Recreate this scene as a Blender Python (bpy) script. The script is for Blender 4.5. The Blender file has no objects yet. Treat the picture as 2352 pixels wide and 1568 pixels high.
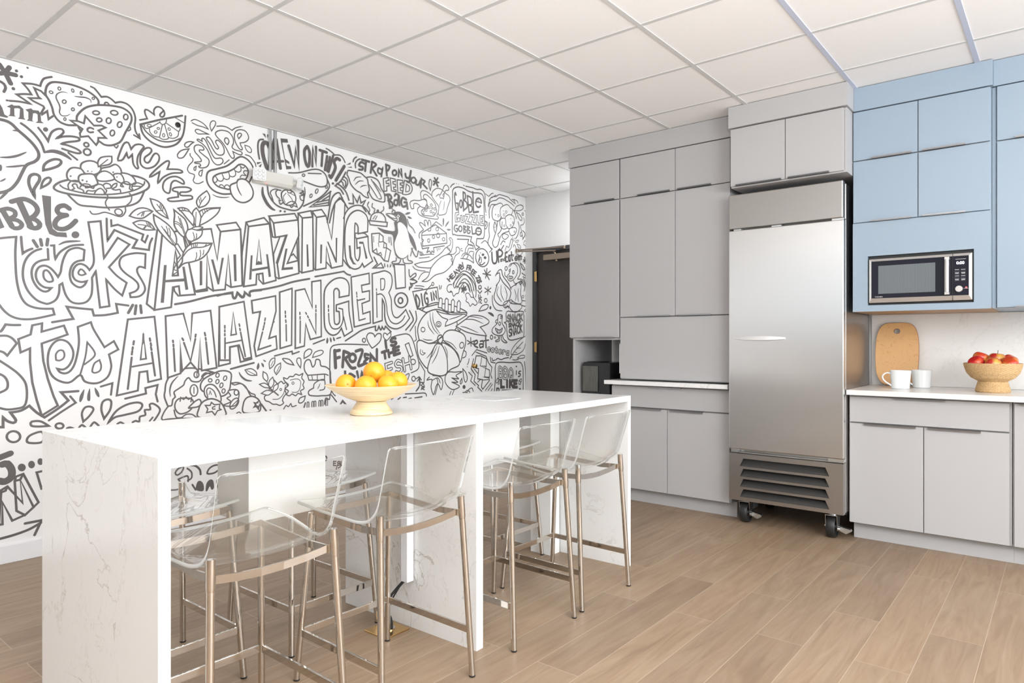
import bpy, bmesh, math, random
from mathutils import Vector, Matrix

# ------------------------------------------------------------------ camera, world, light, exposure
sc = bpy.context.scene
COL = sc.collection
CAM = Vector((4.47, 0.0, 1.2)); YAW = math.radians(39.27); FPX = 1562.0; HORIZON = 786.0
cd = bpy.data.cameras.new('camera'); cam = bpy.data.objects.new('camera', cd); COL.objects.link(cam)
cam.location = CAM; cam.rotation_euler = (math.pi/2, 0, YAW)
cd.sensor_width = 36.0; cd.lens = FPX/2352*36.0; cd.shift_y = (HORIZON-784)/2352; cd.clip_start = 0.02
sc.camera = cam
sc.view_settings.view_transform = 'Standard'; sc.view_settings.look = 'None'
sc.view_settings.gamma = 1.0; sc.view_settings.use_curve_mapping = False
sc.view_settings.exposure = 0.32
w = bpy.data.worlds.new('world'); sc.world = w; w.use_nodes = True
w.node_tree.nodes['Background'].inputs['Color'].default_value = (0.90, 0.955, 1.0, 1)
w.node_tree.nodes['Background'].inputs['Strength'].default_value = 1.1

def area(name, loc, rot, sx, sy, power, color=(1, 1, 1), spread=180):
    l = bpy.data.lights.new(name, 'AREA'); l.shape = 'RECTANGLE'; l.size = sx; l.size_y = sy
    l.energy = power; l.color = color; l.spread = math.radians(spread)
    o = bpy.data.objects.new(name, l); COL.objects.link(o); o.location = loc; o.rotation_euler = rot
    return o
H = math.pi/2
# daylight from the open side of the office on the right
area('right_window_daylight', (8.45, 2.0, 1.55), (0, H, 0), 2.1, 4.6, 150, (0.93, 0.97, 1.0))
# the photographer's flash heads: one softbox aimed into the kitchen, one head bounced off the ceiling beside the camera
sb_ = area('softbox_flash', (6.2, 0.9, 1.9), (0, 0, 0), 1.2, 1.0, 60, (0.94, 0.975, 1.0))
sb_.rotation_euler = (Vector((1.0, 4.5, 1.25))-sb_.location).to_track_quat('-Z', 'Y').to_euler()
bo_ = area('bounce_flash', (4.7, 0.1, 1.55), (math.pi, 0, 0), 0.5, 0.5, 165, (0.94, 0.975, 1.0))
# recessed ceiling panels behind the camera, out of the frame
for (x, y, p) in ((1.6, -1.3, 6), (3.4, -1.3, 5), (1.6, -3.0, 9), (3.4, -3.0, 9)):
    area('ceiling_panel_light', (x, y, 2.735), (0, 0, 0), 1.18, 0.58, p, (0.95, 0.98, 1.0))
area('added_alcove_fill', (1.16, 5.46, 2.725), (0, 0, 0), 0.26, 0.30, 11.5, (0.96, 0.985, 1.0))  # added fill, hidden behind the tall cabinet, to brighten the door wall and mural corner

# ------------------------------------------------------------------ materials
def lin(c):
    return tuple(((v/255.0)/12.92 if v/255.0 <= 0.04045 else ((v/255.0+0.055)/1.055)**2.4) for v in c)
def mat(name, col, rough=0.5, metal=0.0, spec=0.5, **kw):
    m = bpy.data.materials.new(name); m.use_nodes = True
    b = m.node_tree.nodes['Principled BSDF']
    b.inputs['Base Color'].default_value = (*col, 1); b.inputs['Roughness'].default_value = rough
    b.inputs['Metallic'].default_value = metal; b.inputs['Specular IOR Level'].default_value = spec
    for k, v in kw.items(): b.inputs[k].default_value = v
    return m
def nodes(m):
    return m.node_tree.nodes, m.node_tree.links, m.node_tree.nodes['Principled BSDF']
def coords(m, scale=(1, 1, 1), rot=(0, 0, 0), src='Object'):
    N, L, b = nodes(m)
    t = N.new('ShaderNodeTexCoord'); mp = N.new('ShaderNodeMapping'); L.new(t.outputs[src], mp.inputs['Vector'])
    mp.inputs['Scale'].default_value = scale; mp.inputs['Rotation'].default_value = rot
    return mp.outputs['Vector']
def noise(m, vec, scale, detail=4, rough=0.55, dist=0.0):
    N, L, b = nodes(m)
    n = N.new('ShaderNodeTexNoise'); L.new(vec, n.inputs['Vector'])
    n.inputs['Scale'].default_value = scale; n.inputs['Detail'].default_value = detail
    n.inputs['Roughness'].default_value = rough; n.inputs['Distortion'].default_value = dist
    return n.outputs['Fac']
def ramp(m, fac, stops):
    N, L, b = nodes(m)
    r = N.new('ShaderNodeValToRGB'); L.new(fac, r.inputs['Fac'])
    els = r.color_ramp.elements
    while len(els) < len(stops): els.new(0.5)
    for e, (p, c) in zip(els, stops): e.position = p; e.color = (*c, 1)
    return r.outputs['Color']
def mixc(m, fac, a, b_, mode='MIX'):
    N, L, b = nodes(m)
    x = N.new('ShaderNodeMix'); x.data_type = 'RGBA'; x.blend_type = mode
    for s, v in ((x.inputs['Factor'], fac), (x.inputs['A'], a), (x.inputs['B'], b_)):
        if hasattr(v, 'is_linked'): L.new(v, s)
        elif isinstance(v, tuple): s.default_value = (*v, 1)
        else: s.default_value = v
    return x.outputs['Result']
def math_n(m, op, a, b_=None):
    N, L, b = nodes(m)
    x = N.new('ShaderNodeMath'); x.operation = op
    for s, v in ((x.inputs[0], a), (x.inputs[1], b_)):
        if v is None: continue
        if hasattr(v, 'is_linked'): L.new(v, s)
        else: s.default_value = v
    return x.outputs[0]
def bump(m, h, strength=0.2, dist=0.002):
    N, L, b = nodes(m)
    x = N.new('ShaderNodeBump'); L.new(h, x.inputs['Height']); x.inputs['Strength'].default_value = strength
    x.inputs['Distance'].default_value = dist; L.new(x.outputs['Normal'], b.inputs['Normal'])
def base(m, c): m.node_tree.links.new(c, m.node_tree.nodes['Principled BSDF'].inputs['Base Color'])

M = {}
M['wall'] = mat('wall_paint', (0.86, 0.855, 0.85), 0.55)
M['mural_white'] = mat('mural_white', (0.88, 0.875, 0.875), 0.4)
M['ink'] = mat('mural_ink', (0.112, 0.101, 0.100), 0.44, spec=0.7)
M['rear_screen_dark'] = mat('rear_screen_dark', (0.25, 0.24, 0.23), 0.6)  # dark tone picked so the refrigerator door reflects darker low down
M['trim_white'] = mat('trim_white', (0.82, 0.82, 0.84), 0.4)
M['grey'] = mat('grey_laminate', (0.445, 0.435, 0.435), 0.42)
M['blue'] = mat('blue_laminate', (0.300, 0.375, 0.455), 0.38)
M['carcass'] = mat('carcass', (0.30, 0.29, 0.285), 0.6)
M['dark'] = mat('dark_void', (0.03, 0.03, 0.03), 0.7)
M['pull'] = mat('pull_metal', (0.36, 0.355, 0.36), 0.3, 1.0)
M['pull_dark'] = mat('pull_metal_dark', (0.20, 0.20, 0.205), 0.35, 1.0)
M['chrome'] = mat('polished_nickel', (0.64, 0.60, 0.55), 0.06, 1.0)
M['zinc'] = mat('zinc', (0.66, 0.68, 0.68), 0.3, 1.0)
M['rubber'] = mat('black_rubber', (0.018, 0.018, 0.018), 0.45)
M['black_gloss'] = mat('black_gloss', (0.012, 0.012, 0.014), 0.12)
M['black_matte'] = mat('black_matte', (0.02, 0.02, 0.02), 0.5)
M['brass'] = mat('brass', (0.62, 0.40, 0.16), 0.25, 1.0)
M['bronze'] = mat('bronze', (0.30, 0.24, 0.19), 0.4, 0.9)
M['plastic'] = mat('cream_plastic', (0.74, 0.73, 0.68), 0.4)
M['mug'] = mat('white_glaze', (0.80, 0.82, 0.82), 0.12)
M['tee'] = mat('ceiling_tee', (0.60, 0.595, 0.585), 0.5)
M['tee_blue'] = mat('ceiling_tee_blue', (0.52, 0.56, 0.68), 0.5)
M['jamb'] = mat('door_jamb', (0.055, 0.056, 0.058), 0.45)
M['conduit'] = mat('conduit', (0.66, 0.68, 0.69), 0.25, 1.0)
M['fluor'] = mat('blank_white', (0.85, 0.85, 0.84), 0.35)
M['red'] = mat('red_lamp', (0.9, 0.1, 0.1), 0.4, **{'Emission Color': (1, 0.1, 0.1, 1), 'Emission Strength': 2.0})
M['display'] = mat('lit_digits', (0.9, 0.9, 1), 0.4, **{'Emission Color': (0.85, 0.82, 1, 1), 'Emission Strength': 6.0})
M['print'] = mat('panel_print', (0.55, 0.55, 0.58), 0.5)
M['wood_under'] = mat('underside_wood', (0.40, 0.24, 0.12), 0.5)

# ceiling tile
m = M['tile'] = mat('ceiling_tile', (0.72, 0.69, 0.665), 0.9, spec=0.1)
v = coords(m); n = noise(m, v, 220, 2, 0.7); n2 = noise(m, v, 60, 3, 0.6)
sp = ramp(m, n, [(0.30, (0.70, 0.675, 0.66)), (0.38, (0.90, 0.885, 0.875))])
base(m, mixc(m, n2, sp, (0.885, 0.87, 0.86))); bump(m, n, 0.25, 0.002)
# quartz
def quartz(name, tint, vein, amt, rough):
    m = mat(name, tint, rough)
    N, L, b = nodes(m)
    v = coords(m, (1.0, 1.0, 0.75)); v.node.inputs['Location'].default_value = (3.1, 7.7, 0.4); w1 = noise(m, v, 2.6, 6, 0.62, 1.2); w2 = noise(m, v, 7.0, 5, 0.6, 0.8); gate = noise(m, v, 1.7, 2, 0.5)
    d1 = math_n(m, 'ABSOLUTE', math_n(m, 'SUBTRACT', w1, 0.5)); l1 = math_n(m, 'SUBTRACT', 1.0, math_n(m, 'MULTIPLY', d1, 95.0)); l1 = math_n(m, 'MAXIMUM', l1, 0.0)
    d2 = math_n(m, 'ABSOLUTE', math_n(m, 'SUBTRACT', w2, 0.52)); l2 = math_n(m, 'MAXIMUM', math_n(m, 'SUBTRACT', 1.0, math_n(m, 'MULTIPLY', d2, 110.0)), 0.0)
    g = math_n(m, 'MAXIMUM', math_n(m, 'MULTIPLY', math_n(m, 'SUBTRACT', gate, 0.46), 5.0), 0.0); g = math_n(m, 'MINIMUM', g, 1.0)
    f = math_n(m, 'MULTIPLY', math_n(m, 'ADD', l1, math_n(m, 'MULTIPLY', l2, 0.35)), math_n(m, 'MULTIPLY', g, amt))
    cloud = noise(m, v, 3.0, 3, 0.5)
    c0 = mixc(m, cloud, tuple(t*0.965 for t in tint), tint)
    base(m, mixc(m, math_n(m, 'MINIMUM', f, 1.0), c0, vein))
    return m
M['quartz'] = quartz('island_quartz', (0.83, 0.825, 0.81), (0.44, 0.41, 0.36), 0.8, 0.2)
M['splash'] = quartz('splash_quartz', (0.80, 0.775, 0.745), (0.52, 0.50, 0.47), 0.32, 0.25)
# floor planks
m = M['floor'] = mat('oak_planks', (0.5, 0.36, 0.24), 0.42, spec=0.35)
N, L, b = nodes(m)
v = coords(m, (1, 1, 1), (0, 0, math.radians(90)))
v.node.inputs['Location'].default_value = (0.37, -2.924, 0)
br = N.new('ShaderNodeTexBrick'); L.new(v, br.inputs['Vector'])
br.offset = 0.37; br.offset_frequency = 2; br.squash = 1.0
for k, val in {'Scale': 1.0, 'Mortar Size': 0.0011, 'Mortar Smooth': 0.2, 'Bias': 0.0, 'Brick Width': 1.22, 'Row Height': 0.184}.items(): br.inputs[k].default_value = val
br.inputs['Color1'].default_value = (0, 0, 0, 1); br.inputs['Color2'].default_value = (1, 1, 1, 1); br.inputs['Mortar'].default_value = (0.5, 0.5, 0.5, 1)
pid = br.outputs['Color']
sep = N.new('ShaderNodeSeparateColor'); L.new(pid, sep.inputs['Color'])
comb = N.new('ShaderNodeCombineXYZ'); L.new(math_n(m, 'MULTIPLY', sep.outputs['Red'], 37.0), comb.inputs['Z'])
add = N.new('ShaderNodeVectorMath'); add.operation = 'ADD'; L.new(coords(m, (9.0, 0.8, 1)), add.inputs[0]); L.new(comb.outputs['Vector'], add.inputs[1])
g1 = noise(m, add.outputs['Vector'], 2.2, 6, 0.62, 1.6)
add2 = N.new('ShaderNodeVectorMath'); add2.operation = 'ADD'; L.new(coords(m, (70.0, 2.2, 1)), add2.inputs[0]); L.new(comb.outputs['Vector'], add2.inputs[1])
g2 = noise(m, add2.outputs['Vector'], 2.0, 4, 0.6, 0.6)
wv = N.new('ShaderNodeTexWave'); wv.wave_type = 'RINGS'; wv.rings_direction = 'X'
add3 = N.new('ShaderNodeVectorMath'); add3.operation = 'ADD'; L.new(coords(m, (6.0, 0.45, 1)), add3.inputs[0]); L.new(comb.outputs['Vector'], add3.inputs[1]); L.new(add3.outputs['Vector'], wv.inputs['Vector'])
wv.inputs['Scale'].default_value = 3.2; wv.inputs['Distortion'].default_value = 7.0; wv.inputs['Detail'].default_value = 2.0
ca = ramp(m, g1, [(0.28, (0.225, 0.155, 0.100)), (0.5, (0.295, 0.211, 0.141)), (0.72, (0.345, 0.257, 0.178))])
cb = mixc(m, math_n(m, 'MULTIPLY', wv.outputs['Fac'], 0.16), ca, (0.33, 0.215, 0.13))
cc = mixc(m, math_n(m, 'MULTIPLY', math_n(m, 'MAXIMUM', math_n(m, 'SUBTRACT', g2, 0.5), 0.0), 0.9), cb, (0.30, 0.195, 0.12))
tone = ramp(m, sep.outputs['Red'], [(0.0, (0.86, 0.84, 0.83)), (0.5, (1.0, 1.0, 1.0)), (1.0, (1.05, 1.02, 0.99))])
cd_ = mixc(m, 1.0, cc, tone, 'MULTIPLY')
base(m, mixc(m, br.outputs['Fac'], cd_, (0.47, 0.37, 0.28)))
bump(m, g2, 0.06, 0.002)
# brushed steel
m = M['steel'] = mat('brushed_steel', (0.68, 0.67, 0.66), 0.27, 1.0, **{'Anisotropic': 0.55, 'Anisotropic Rotation': 0.0})
v = coords(m, (1.2, 1.2, 260)); n = noise(m, v, 3, 3, 0.6); L = m.node_tree.links
mr = math_n(m, 'ADD', math_n(m, 'MULTIPLY', n, 0.02), 0.25); L.new(mr, m.node_tree.nodes['Principled BSDF'].inputs['Roughness'])
M['steel_dull'] = mat('dull_steel', (0.45, 0.435, 0.42), 0.30, 1.0)
M['micro_frame'] = mat('microwave_steel', (0.60, 0.575, 0.555), 0.45, 0.9)
M['fluor_metal'] = mat('satin_handle', (0.80, 0.79, 0.78), 0.4, 0.85)
M['louvre'] = mat('louvre_steel', (0.085, 0.082, 0.08), 0.45, 0.7)
# acrylic: thin clear sheet
def acrylic(name, tint, extra):
    m = bpy.data.materials.new(name); m.use_nodes = True; N = m.node_tree.nodes; L = m.node_tree.links
    for n in list(N):
        if n.type != 'OUTPUT_MATERIAL': N.remove(n)
    out = [n for n in N if n.type == 'OUTPUT_MATERIAL'][0]
    t = N.new('ShaderNodeBsdfTransparent'); t.inputs['Color'].default_value = (*tint, 1)
    g = N.new('ShaderNodeBsdfGlossy'); g.inputs['Roughness'].default_value = 0.02; g.inputs['Color'].default_value = (1, 1, 1, 1)
    fr = N.new('ShaderNodeFresnel'); ge = N.new('ShaderNodeNewGeometry'); mr_ = N.new('ShaderNodeMapRange'); L.new(ge.outputs['Backfacing'], mr_.inputs['Value']); mr_.inputs['To Min'].default_value = 1.49; mr_.inputs['To Max'].default_value = 1/1.49; L.new(mr_.outputs['Result'], fr.inputs['IOR'])
    mx = N.new('ShaderNodeMixShader'); L.new(fr.outputs['Fac'], mx.inputs['Fac']); L.new(t.outputs[0], mx.inputs[1]); L.new(g.outputs[0], mx.inputs[2])
    last = mx
    if extra:
        d = N.new('ShaderNodeBsdfDiffuse'); d.inputs['Color'].default_value = (0.93, 0.95, 0.94, 1)
        tr = N.new('ShaderNodeBsdfTranslucent'); tr.inputs['Color'].default_value = (0.95, 0.97, 0.96, 1)
        a = N.new('ShaderNodeMixShader'); a.inputs['Fac'].default_value = 0.5; L.new(d.outputs[0], a.inputs[1]); L.new(tr.outputs[0], a.inputs[2])
        z = N.new('ShaderNodeMixShader'); z.inputs['Fac'].default_value = extra; L.new(mx.outputs[0], z.inputs[1]); L.new(a.outputs[0], z.inputs[2]); last = z
    L.new(last.outputs[0], out.inputs['Surface'])
    return m
M['acrylic'] = acrylic('clear_acrylic', (0.975, 0.98, 0.975), 0.0)
M['acrylic_edge'] = acrylic('acrylic_edge', (0.95, 0.97, 0.96), 0.78)
# fruit, bowls, board
m = M['orange'] = mat('orange_peel', (0.90, 0.36, 0.02), 0.38, **{'Subsurface Weight': 0.15})
m.node_tree.nodes['Principled BSDF'].inputs['Subsurface Radius'].default_value = (0.02, 0.008, 0.002)
v = coords(m); n = noise(m, v, 420, 2, 0.5); bump(m, n, 0.35, 0.0008)
base(m, mixc(m, noise(m, v, 14, 3), (0.88, 0.31, 0.012), (0.93, 0.44, 0.03)))
def apple_mat(name, a, b_, thr):
    m = mat(name, a, 0.22); v = coords(m, (1, 1, 0.35)); n = noise(m, v, 26, 5, 0.6, 0.5); n0 = noise(m, coords(m), 13, 2)
    f = math_n(m, 'ADD', math_n(m, 'MULTIPLY', n, 0.35), math_n(m, 'MULTIPLY', n0, 0.65))
    base(m, ramp(m, f, [(thr-0.06, a), (thr, tuple((p+q)/2 for p, q in zip(a, b_))), (thr+0.09, b_)])); return m
M['apple_a'] = apple_mat('apple_red', (0.55, 0.012, 0.02), (0.62, 0.10, 0.03), 0.56)
M['apple_b'] = apple_mat('apple_mixed', (0.50, 0.03, 0.02), (0.62, 0.40, 0.07), 0.50)
M['apple_c'] = apple_mat('apple_blush', (0.58, 0.055, 0.02), (0.70, 0.30, 0.06), 0.54)
M['button'] = mat('orange_button', (0.50, 0.22, 0.02), 0.6)
M['stem'] = mat('stem', (0.09, 0.07, 0.04), 0.7)
m = M['bamboo'] = mat('spun_bamboo', (0.76, 0.57, 0.33), 0.34)
v = coords(m, (1.5, 1.5, 60)); n = noise(m, v, 5, 4, 0.6, 0.3)
base(m, ramp(m, n, [(0.32, (0.60, 0.40, 0.19)), (0.48, (0.78, 0.59, 0.35)), (0.7, (0.83, 0.68, 0.45))])); bump(m, n, 0.4, 0.002)
m = M['board'] = mat('maple_board', (0.62, 0.33, 0.13), 0.36)
v = coords(m); n = noise(m, v, 55, 5, 0.6, 1.5); n0 = noise(m, v, 9, 3)
c = mixc(m, n0, (0.66, 0.36, 0.14), (0.72, 0.43, 0.19)); base(m, mixc(m, ramp(m, n, [(0.58, (0, 0, 0)), (0.70, (1, 1, 1))]), c, (0.46, 0.20, 0.06)))
M['board_edge'] = mat('board_edge', (0.36, 0.16, 0.06), 0.5)
m = M['rush'] = mat('woven_rush', (0.56, 0.36, 0.17), 0.75)
v = coords(m); n = noise(m, v, 160, 3, 0.6)
base(m, ramp(m, n, [(0.30, (0.42, 0.26, 0.11)), (0.5, (0.54, 0.35, 0.165)), (0.75, (0.64, 0.44, 0.23))]))
m = M['door_wood'] = mat('dark_veneer', (0.045, 0.034, 0.030), 0.42)
v = coords(m, (22, 22, 1.0)); n = noise(m, v, 3, 4, 0.6, 0.4); base(m, mixc(m, n, (0.032, 0.025, 0.022), (0.062, 0.046, 0.040)))
m = M['tank'] = mat('smoked_tank', (0.10, 0.10, 0.085), 0.18)
v = coords(m, (40, 40, 3)); base(m, mixc(m, noise(m, v, 3, 4, 0.6), (0.035, 0.037, 0.035), (0.15, 0.15, 0.125)))
# microwave glass with dot screen
M['micro_glass'] = mat('microwave_black_glass', (0.012, 0.011, 0.020), 0.06, spec=0.22)
m = M['micro_screen'] = mat('microwave_screen', (0.12, 0.13, 0.14), 0.12)
v = coords(m, (1, 1, 1)); N, L, b = nodes(m)
wv = N.new('ShaderNodeTexWave'); L.new(v, wv.inputs['Vector']); wv.bands_direction = 'X'; wv.inputs['Scale'].default_value = 45
base(m, mixc(m, wv.outputs['Fac'], (0.105, 0.118, 0.127), (0.165, 0.182, 0.195)))

# ------------------------------------------------------------------ object helpers
def obj(name, bm, m, parent=None, loc=(0, 0, 0), smooth=None, bevel=0.0, segs=2):
    me = bpy.data.meshes.new(name)
    bmesh.ops.recalc_face_normals(bm, faces=bm.faces[:])
    bm.to_mesh(me); bm.free()
    for mm in (m if isinstance(m, (list, tuple)) else [m]): me.materials.append(M[mm])
    o = bpy.data.objects.new(name, me); COL.objects.link(o); o.location = loc
    if parent is not None: o.parent = parent
    if smooth is not None:
        me.polygons.foreach_set('use_smooth', [True]*len(me.polygons)); me.set_sharp_from_angle(angle=math.radians(smooth))
    if bevel:
        b = o.modifiers.new('bevel', 'BEVEL'); b.width = bevel; b.segments = segs; b.limit_method = 'ANGLE'; b.angle_limit = math.radians(40)
    return o
def tag(o, label, cat, group=None):
    o['label'] = label; o['category'] = cat
    if group: o['group'] = group
    return o
def thing(name, label, cat, loc=(0, 0, 0), rotz=0, group=None):
    o = bpy.data.objects.new(name, None); o.empty_display_size = 0.1; COL.objects.link(o)
    o.location = loc; o.rotation_euler = (0, 0, rotz)
    return tag(o, label, cat, group)
def struct(o): o['kind'] = 'structure'; return o
def B(): return bmesh.new()
def box(bm, x0, x1, y0, y1, z0, z1, mi=0):
    vs = [bm.verts.new(p) for p in ((x0, y0, z0), (x1, y0, z0), (x1, y1, z0), (x0, y1, z0), (x0, y0, z1), (x1, y0, z1), (x1, y1, z1), (x0, y1, z1))]
    for f in ((0, 3, 2, 1), (4, 5, 6, 7), (0, 1, 5, 4), (1, 2, 6, 5), (2, 3, 7, 6), (3, 0, 4, 7)):
        bm.faces.new([vs[i] for i in f]).material_index = mi
    return bm
def bx(*a): return box(B(), *a)
def prism(bm, pts, z0, z1, mi=0, axis='z'):
    def P(p, z): return {'z': (p[0], p[1], z), 'y': (p[0], z, p[1]), 'x': (z, p[0], p[1])}[axis]
    a = [bm.verts.new(P(p, z0)) for p in pts]; b = [bm.verts.new(P(p, z1)) for p in pts]; n = len(pts)
    bm.faces.new(a[::-1]).material_index = mi; bm.faces.new(b).material_index = mi
    for i in range(n): bm.faces.new((a[i], a[(i+1) % n], b[(i+1) % n], b[i])).material_index = mi
    return bm
def tube(bm, pts, r, seg=14, cap=True, mi=0):
    pts = [Vector(p) for p in pts]; rs = r if isinstance(r, (list, tuple)) else [r]*len(pts); rings = []
    up = None
    for i, p in enumerate(pts):
        d = (pts[min(i+1, len(pts)-1)]-pts[max(i-1, 0)]).normalized()
        if up is None: up = Vector((0, 0, 1)) if abs(d.z) < 0.9 else Vector((1, 0, 0))
        s = d.cross(up).normalized(); up = s.cross(d).normalized()
        rings.append([bm.verts.new(p+(s*math.cos(2*math.pi*k/seg)+up*math.sin(2*math.pi*k/seg))*rs[i]) for k in range(seg)])
    for a, b in zip(rings, rings[1:]):
        for k in range(seg): bm.faces.new((a[k], a[(k+1) % seg], b[(k+1) % seg], b[k])).material_index = mi
    if cap: bm.faces.new(rings[0][::-1]).material_index = mi; bm.faces.new(rings[-1]).material_index = mi
    return bm
def lathe(bm, prof, seg=48, c=(0, 0, 0), mi=0, axis='z'):
    c = Vector(c); rings = []
    def V(r, z, a):
        q = (r*math.cos(a), r*math.sin(a), z)
        return c+Vector(q if axis == 'z' else ((q[0], q[2], q[1]) if axis == 'y' else (q[2], q[0], q[1])))
    for r, z in prof:
        rings.append([bm.verts.new(V(0, z, 0))] if r < 1e-6 else [bm.verts.new(V(r, z, 2*math.pi*k/seg)) for k in range(seg)])
    for a, b in zip(rings, rings[1:]):
        for k in range(seg):
            q = [a[k % len(a)], a[(k+1) % len(a)], b[(k+1) % len(b)], b[k % len(b)]]
            u = []
            for x in q:
                if x not in u: u.append(x)
            if len(u) > 2: bm.faces.new(u).material_index = mi
    return bm
def bar(bm, pts, hw, hh, closed=False, mi=0):
    """rectangular section swept along pts: hw half thickness sideways, hh half height (z)"""
    pts = [Vector(p) for p in pts]; n = len(pts); rings = []
    for i, p in enumerate(pts):
        a = pts[(i-1) % n] if closed or i else p; b = pts[(i+1) % n] if closed or i < n-1 else p
        d = b-a; d.z = 0; d.normalize(); s = Vector((d.y, -d.x, 0))
        rings.append([bm.verts.new(p+s*u*hw+Vector((0, 0, q*hh))) for u, q in ((-1, -1), (1, -1), (1, 1), (-1, 1))])
    for i in range(n if closed else n-1):
        a, b = rings[i], rings[(i+1) % n]
        for k in range(4): bm.faces.new((a[k], a[(k+1) % 4], b[(k+1) % 4], b[k])).material_index = mi
    if not closed: bm.faces.new(rings[0][::-1]); bm.faces.new(rings[-1])
    return bm
def copy_tree(o, parent=None):
    c = o.copy(); COL.objects.link(c)
    if parent is not None: c.parent = parent
    for ch in [x for x in sc.objects if x.parent == o]: copy_tree(ch, c)
    return c
def rrect(x0, x1, z0, z1, r, n=5):
    out = []
    for cx, cz, a0 in ((x1-r, z0+r, -90), (x1-r, z1-r, 0), (x0+r, z1-r, 90), (x0+r, z0+r, 180)):
        for k in range(n+1):
            a = math.radians(a0+90*k/n); out.append((cx+r*math.cos(a), cz+r*math.sin(a)))
    return out
def text_mesh(txt, size, m, parent, name, loc, rot, align='CENTER', ext=0.0003):
    cu = bpy.data.curves.new(name, 'FONT'); cu.body = txt; cu.size = size; cu.align_x = align; cu.align_y = 'CENTER'; cu.extrude = ext
    t = bpy.data.objects.new(name, cu); COL.objects.link(t)
    dg = bpy.context.evaluated_depsgraph_get(); me = bpy.data.meshes.new_from_object(t.evaluated_get(dg))
    bpy.data.objects.remove(t); me.materials.clear(); me.materials.append(M[m])
    o = bpy.data.objects.new(name, me); COL.objects.link(o); o.location = loc; o.rotation_euler = rot; o.parent = parent
    return o

# ------------------------------------------------------------------ the setting
CEIL = 2.743; YB = 5.69; YK = 5.13; YF = 4.517; XR = 8.5; YR = -4.5
fl = struct(obj('floor', bx(-0.1, XR, YR, YB+0.1, -0.1, 0), 'floor'))
ce = struct(obj('ceiling', bx(-0.1, XR, YR, YB+0.1, CEIL, CEIL+0.08), 'tile'))
t_ = B()
tees_x = [2.855+0.6145*k for k in range(-4, 9)]
tees_y = [4.175+0.6096*k for k in range(-14, 3)]
for x in tees_x:
    if abs(x-3.4695) < 0.1 or abs(x-4.084) < 0.1: continue
    box(t_, x-0.012, x+0.012, YR, YB, CEIL-0.004, CEIL+0.001)
for y in tees_y: box(t_, 0, XR, y-0.0115, y+0.0115, CEIL-0.0035, CEIL+0.001)
box(t_, 0, 0.022, YR, YB, CEIL-0.005, CEIL+0.001)
struct(obj('ceiling_grid', t_, 'tee', ce))
for x in (3.4695, 4.084):
    struct(obj('ceiling_blue_tee', bx(x-0.0125, x+0.0125, YR, 4.6, CEIL-0.0045, CEIL+0.001), 'tee_blue', ce))
wl = struct(obj('wall_left', bx(-0.1, 0, YR, YB, 0, CEIL), 'mural_white'))
wb = B(); box(wb, 0, 0.105, YB, YB+0.1, 0, CEIL); box(wb, 0.105, 1.15, YB, YB+0.1, 2.185, CEIL); box(wb, 1.15, 1.6, YB, YB+0.1, 0, CEIL)
struct(obj('wall_back', wb, 'wall'))
wk = B(); box(wk, 1.42, XR, YK, YK+0.08, 0, CEIL); box(wk, 1.36, 1.42, YK, YB, 0, CEIL)
struct(obj('wall_kitchen', wk, 'wall'))
struct(obj('added_rear_screen', bx(-0.1, XR, YR-0.1, YR, 0, 1.32), 'rear_screen_dark'))  # unseen half wall, added to darken the refrigerator's lower reflection and the island end
struct(obj('baseboard_left', bx(0, 0.013, YR, YB-0.001, 0, 0.10), 'trim_white', bevel=0.003))
# door in the back wall
dr = struct(obj('door_1', bx(0.148, 1.10, YB+0.015, YB+0.06, 0.005, 2.14), 'door_wood'))
jb = B(); box(jb, 0.105, 0.15, YB-0.012, YB+0.09, 0, 2.185); box(jb, 0.15, 1.15, YB-0.012, YB+0.09, 2.143, 2.185); box(jb, 1.102, 1.15, YB-0.012, YB+0.09, 0, 2.143)
struct(obj('door_frame', jb, 'jamb', dr))
for z in (1.89, 1.15):
    h_ = B(); tube(h_, [(0.150, YB-0.006, z-0.055), (0.150, YB-0.006, z+0.055)], 0.008, 10); box(h_, 0.132, 0.149, YB-0.0135, YB-0.011, z-0.05, z+0.05)
    obj('hinge', h_, 'brass', dr, smooth=40)
dc = obj('door_closer', bx(0.275, 0.62, YB-0.055, YB+0.014, 2.045, 2.105), 'bronze', dr, bevel=0.006)
a_ = B(); bar(a_, [(0.02, YB-0.16, 2.148), (0.43, YB-0.045, 2.135)], 0.008, 0.006); tube(a_, [(0.40, YB-0.04, 2.135), (0.42, YB-0.035, 2.10)], 0.009, 10)
bar(a_, [(0.02, YB-0.16, 2.162), (0.54, YB-0.02, 2.168)], 0.009, 0.006); tube(a_, [(0.02, YB-0.16, 2.14), (0.02, YB-0.16, 2.175)], 0.013, 12); tube(a_, [(0.52, YB-0.022, 2.150), (0.52, YB-0.022, 2.182)], 0.016, 12)
tube(a_, [(0.43, YB-0.03, 2.045), (0.43, YB-0.03, 2.028)], 0.014, 12)
obj('closer_arm', a_, 'bronze', dc, smooth=40)
# splashback
tag(obj('splashback', bx(3.44, 5.2, YK-0.015, YK-0.001, 0.915, 1.384), 'splash'), 'white stone splashback with fine grey veins behind the mugs and apple basket', 'splashback')

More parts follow.
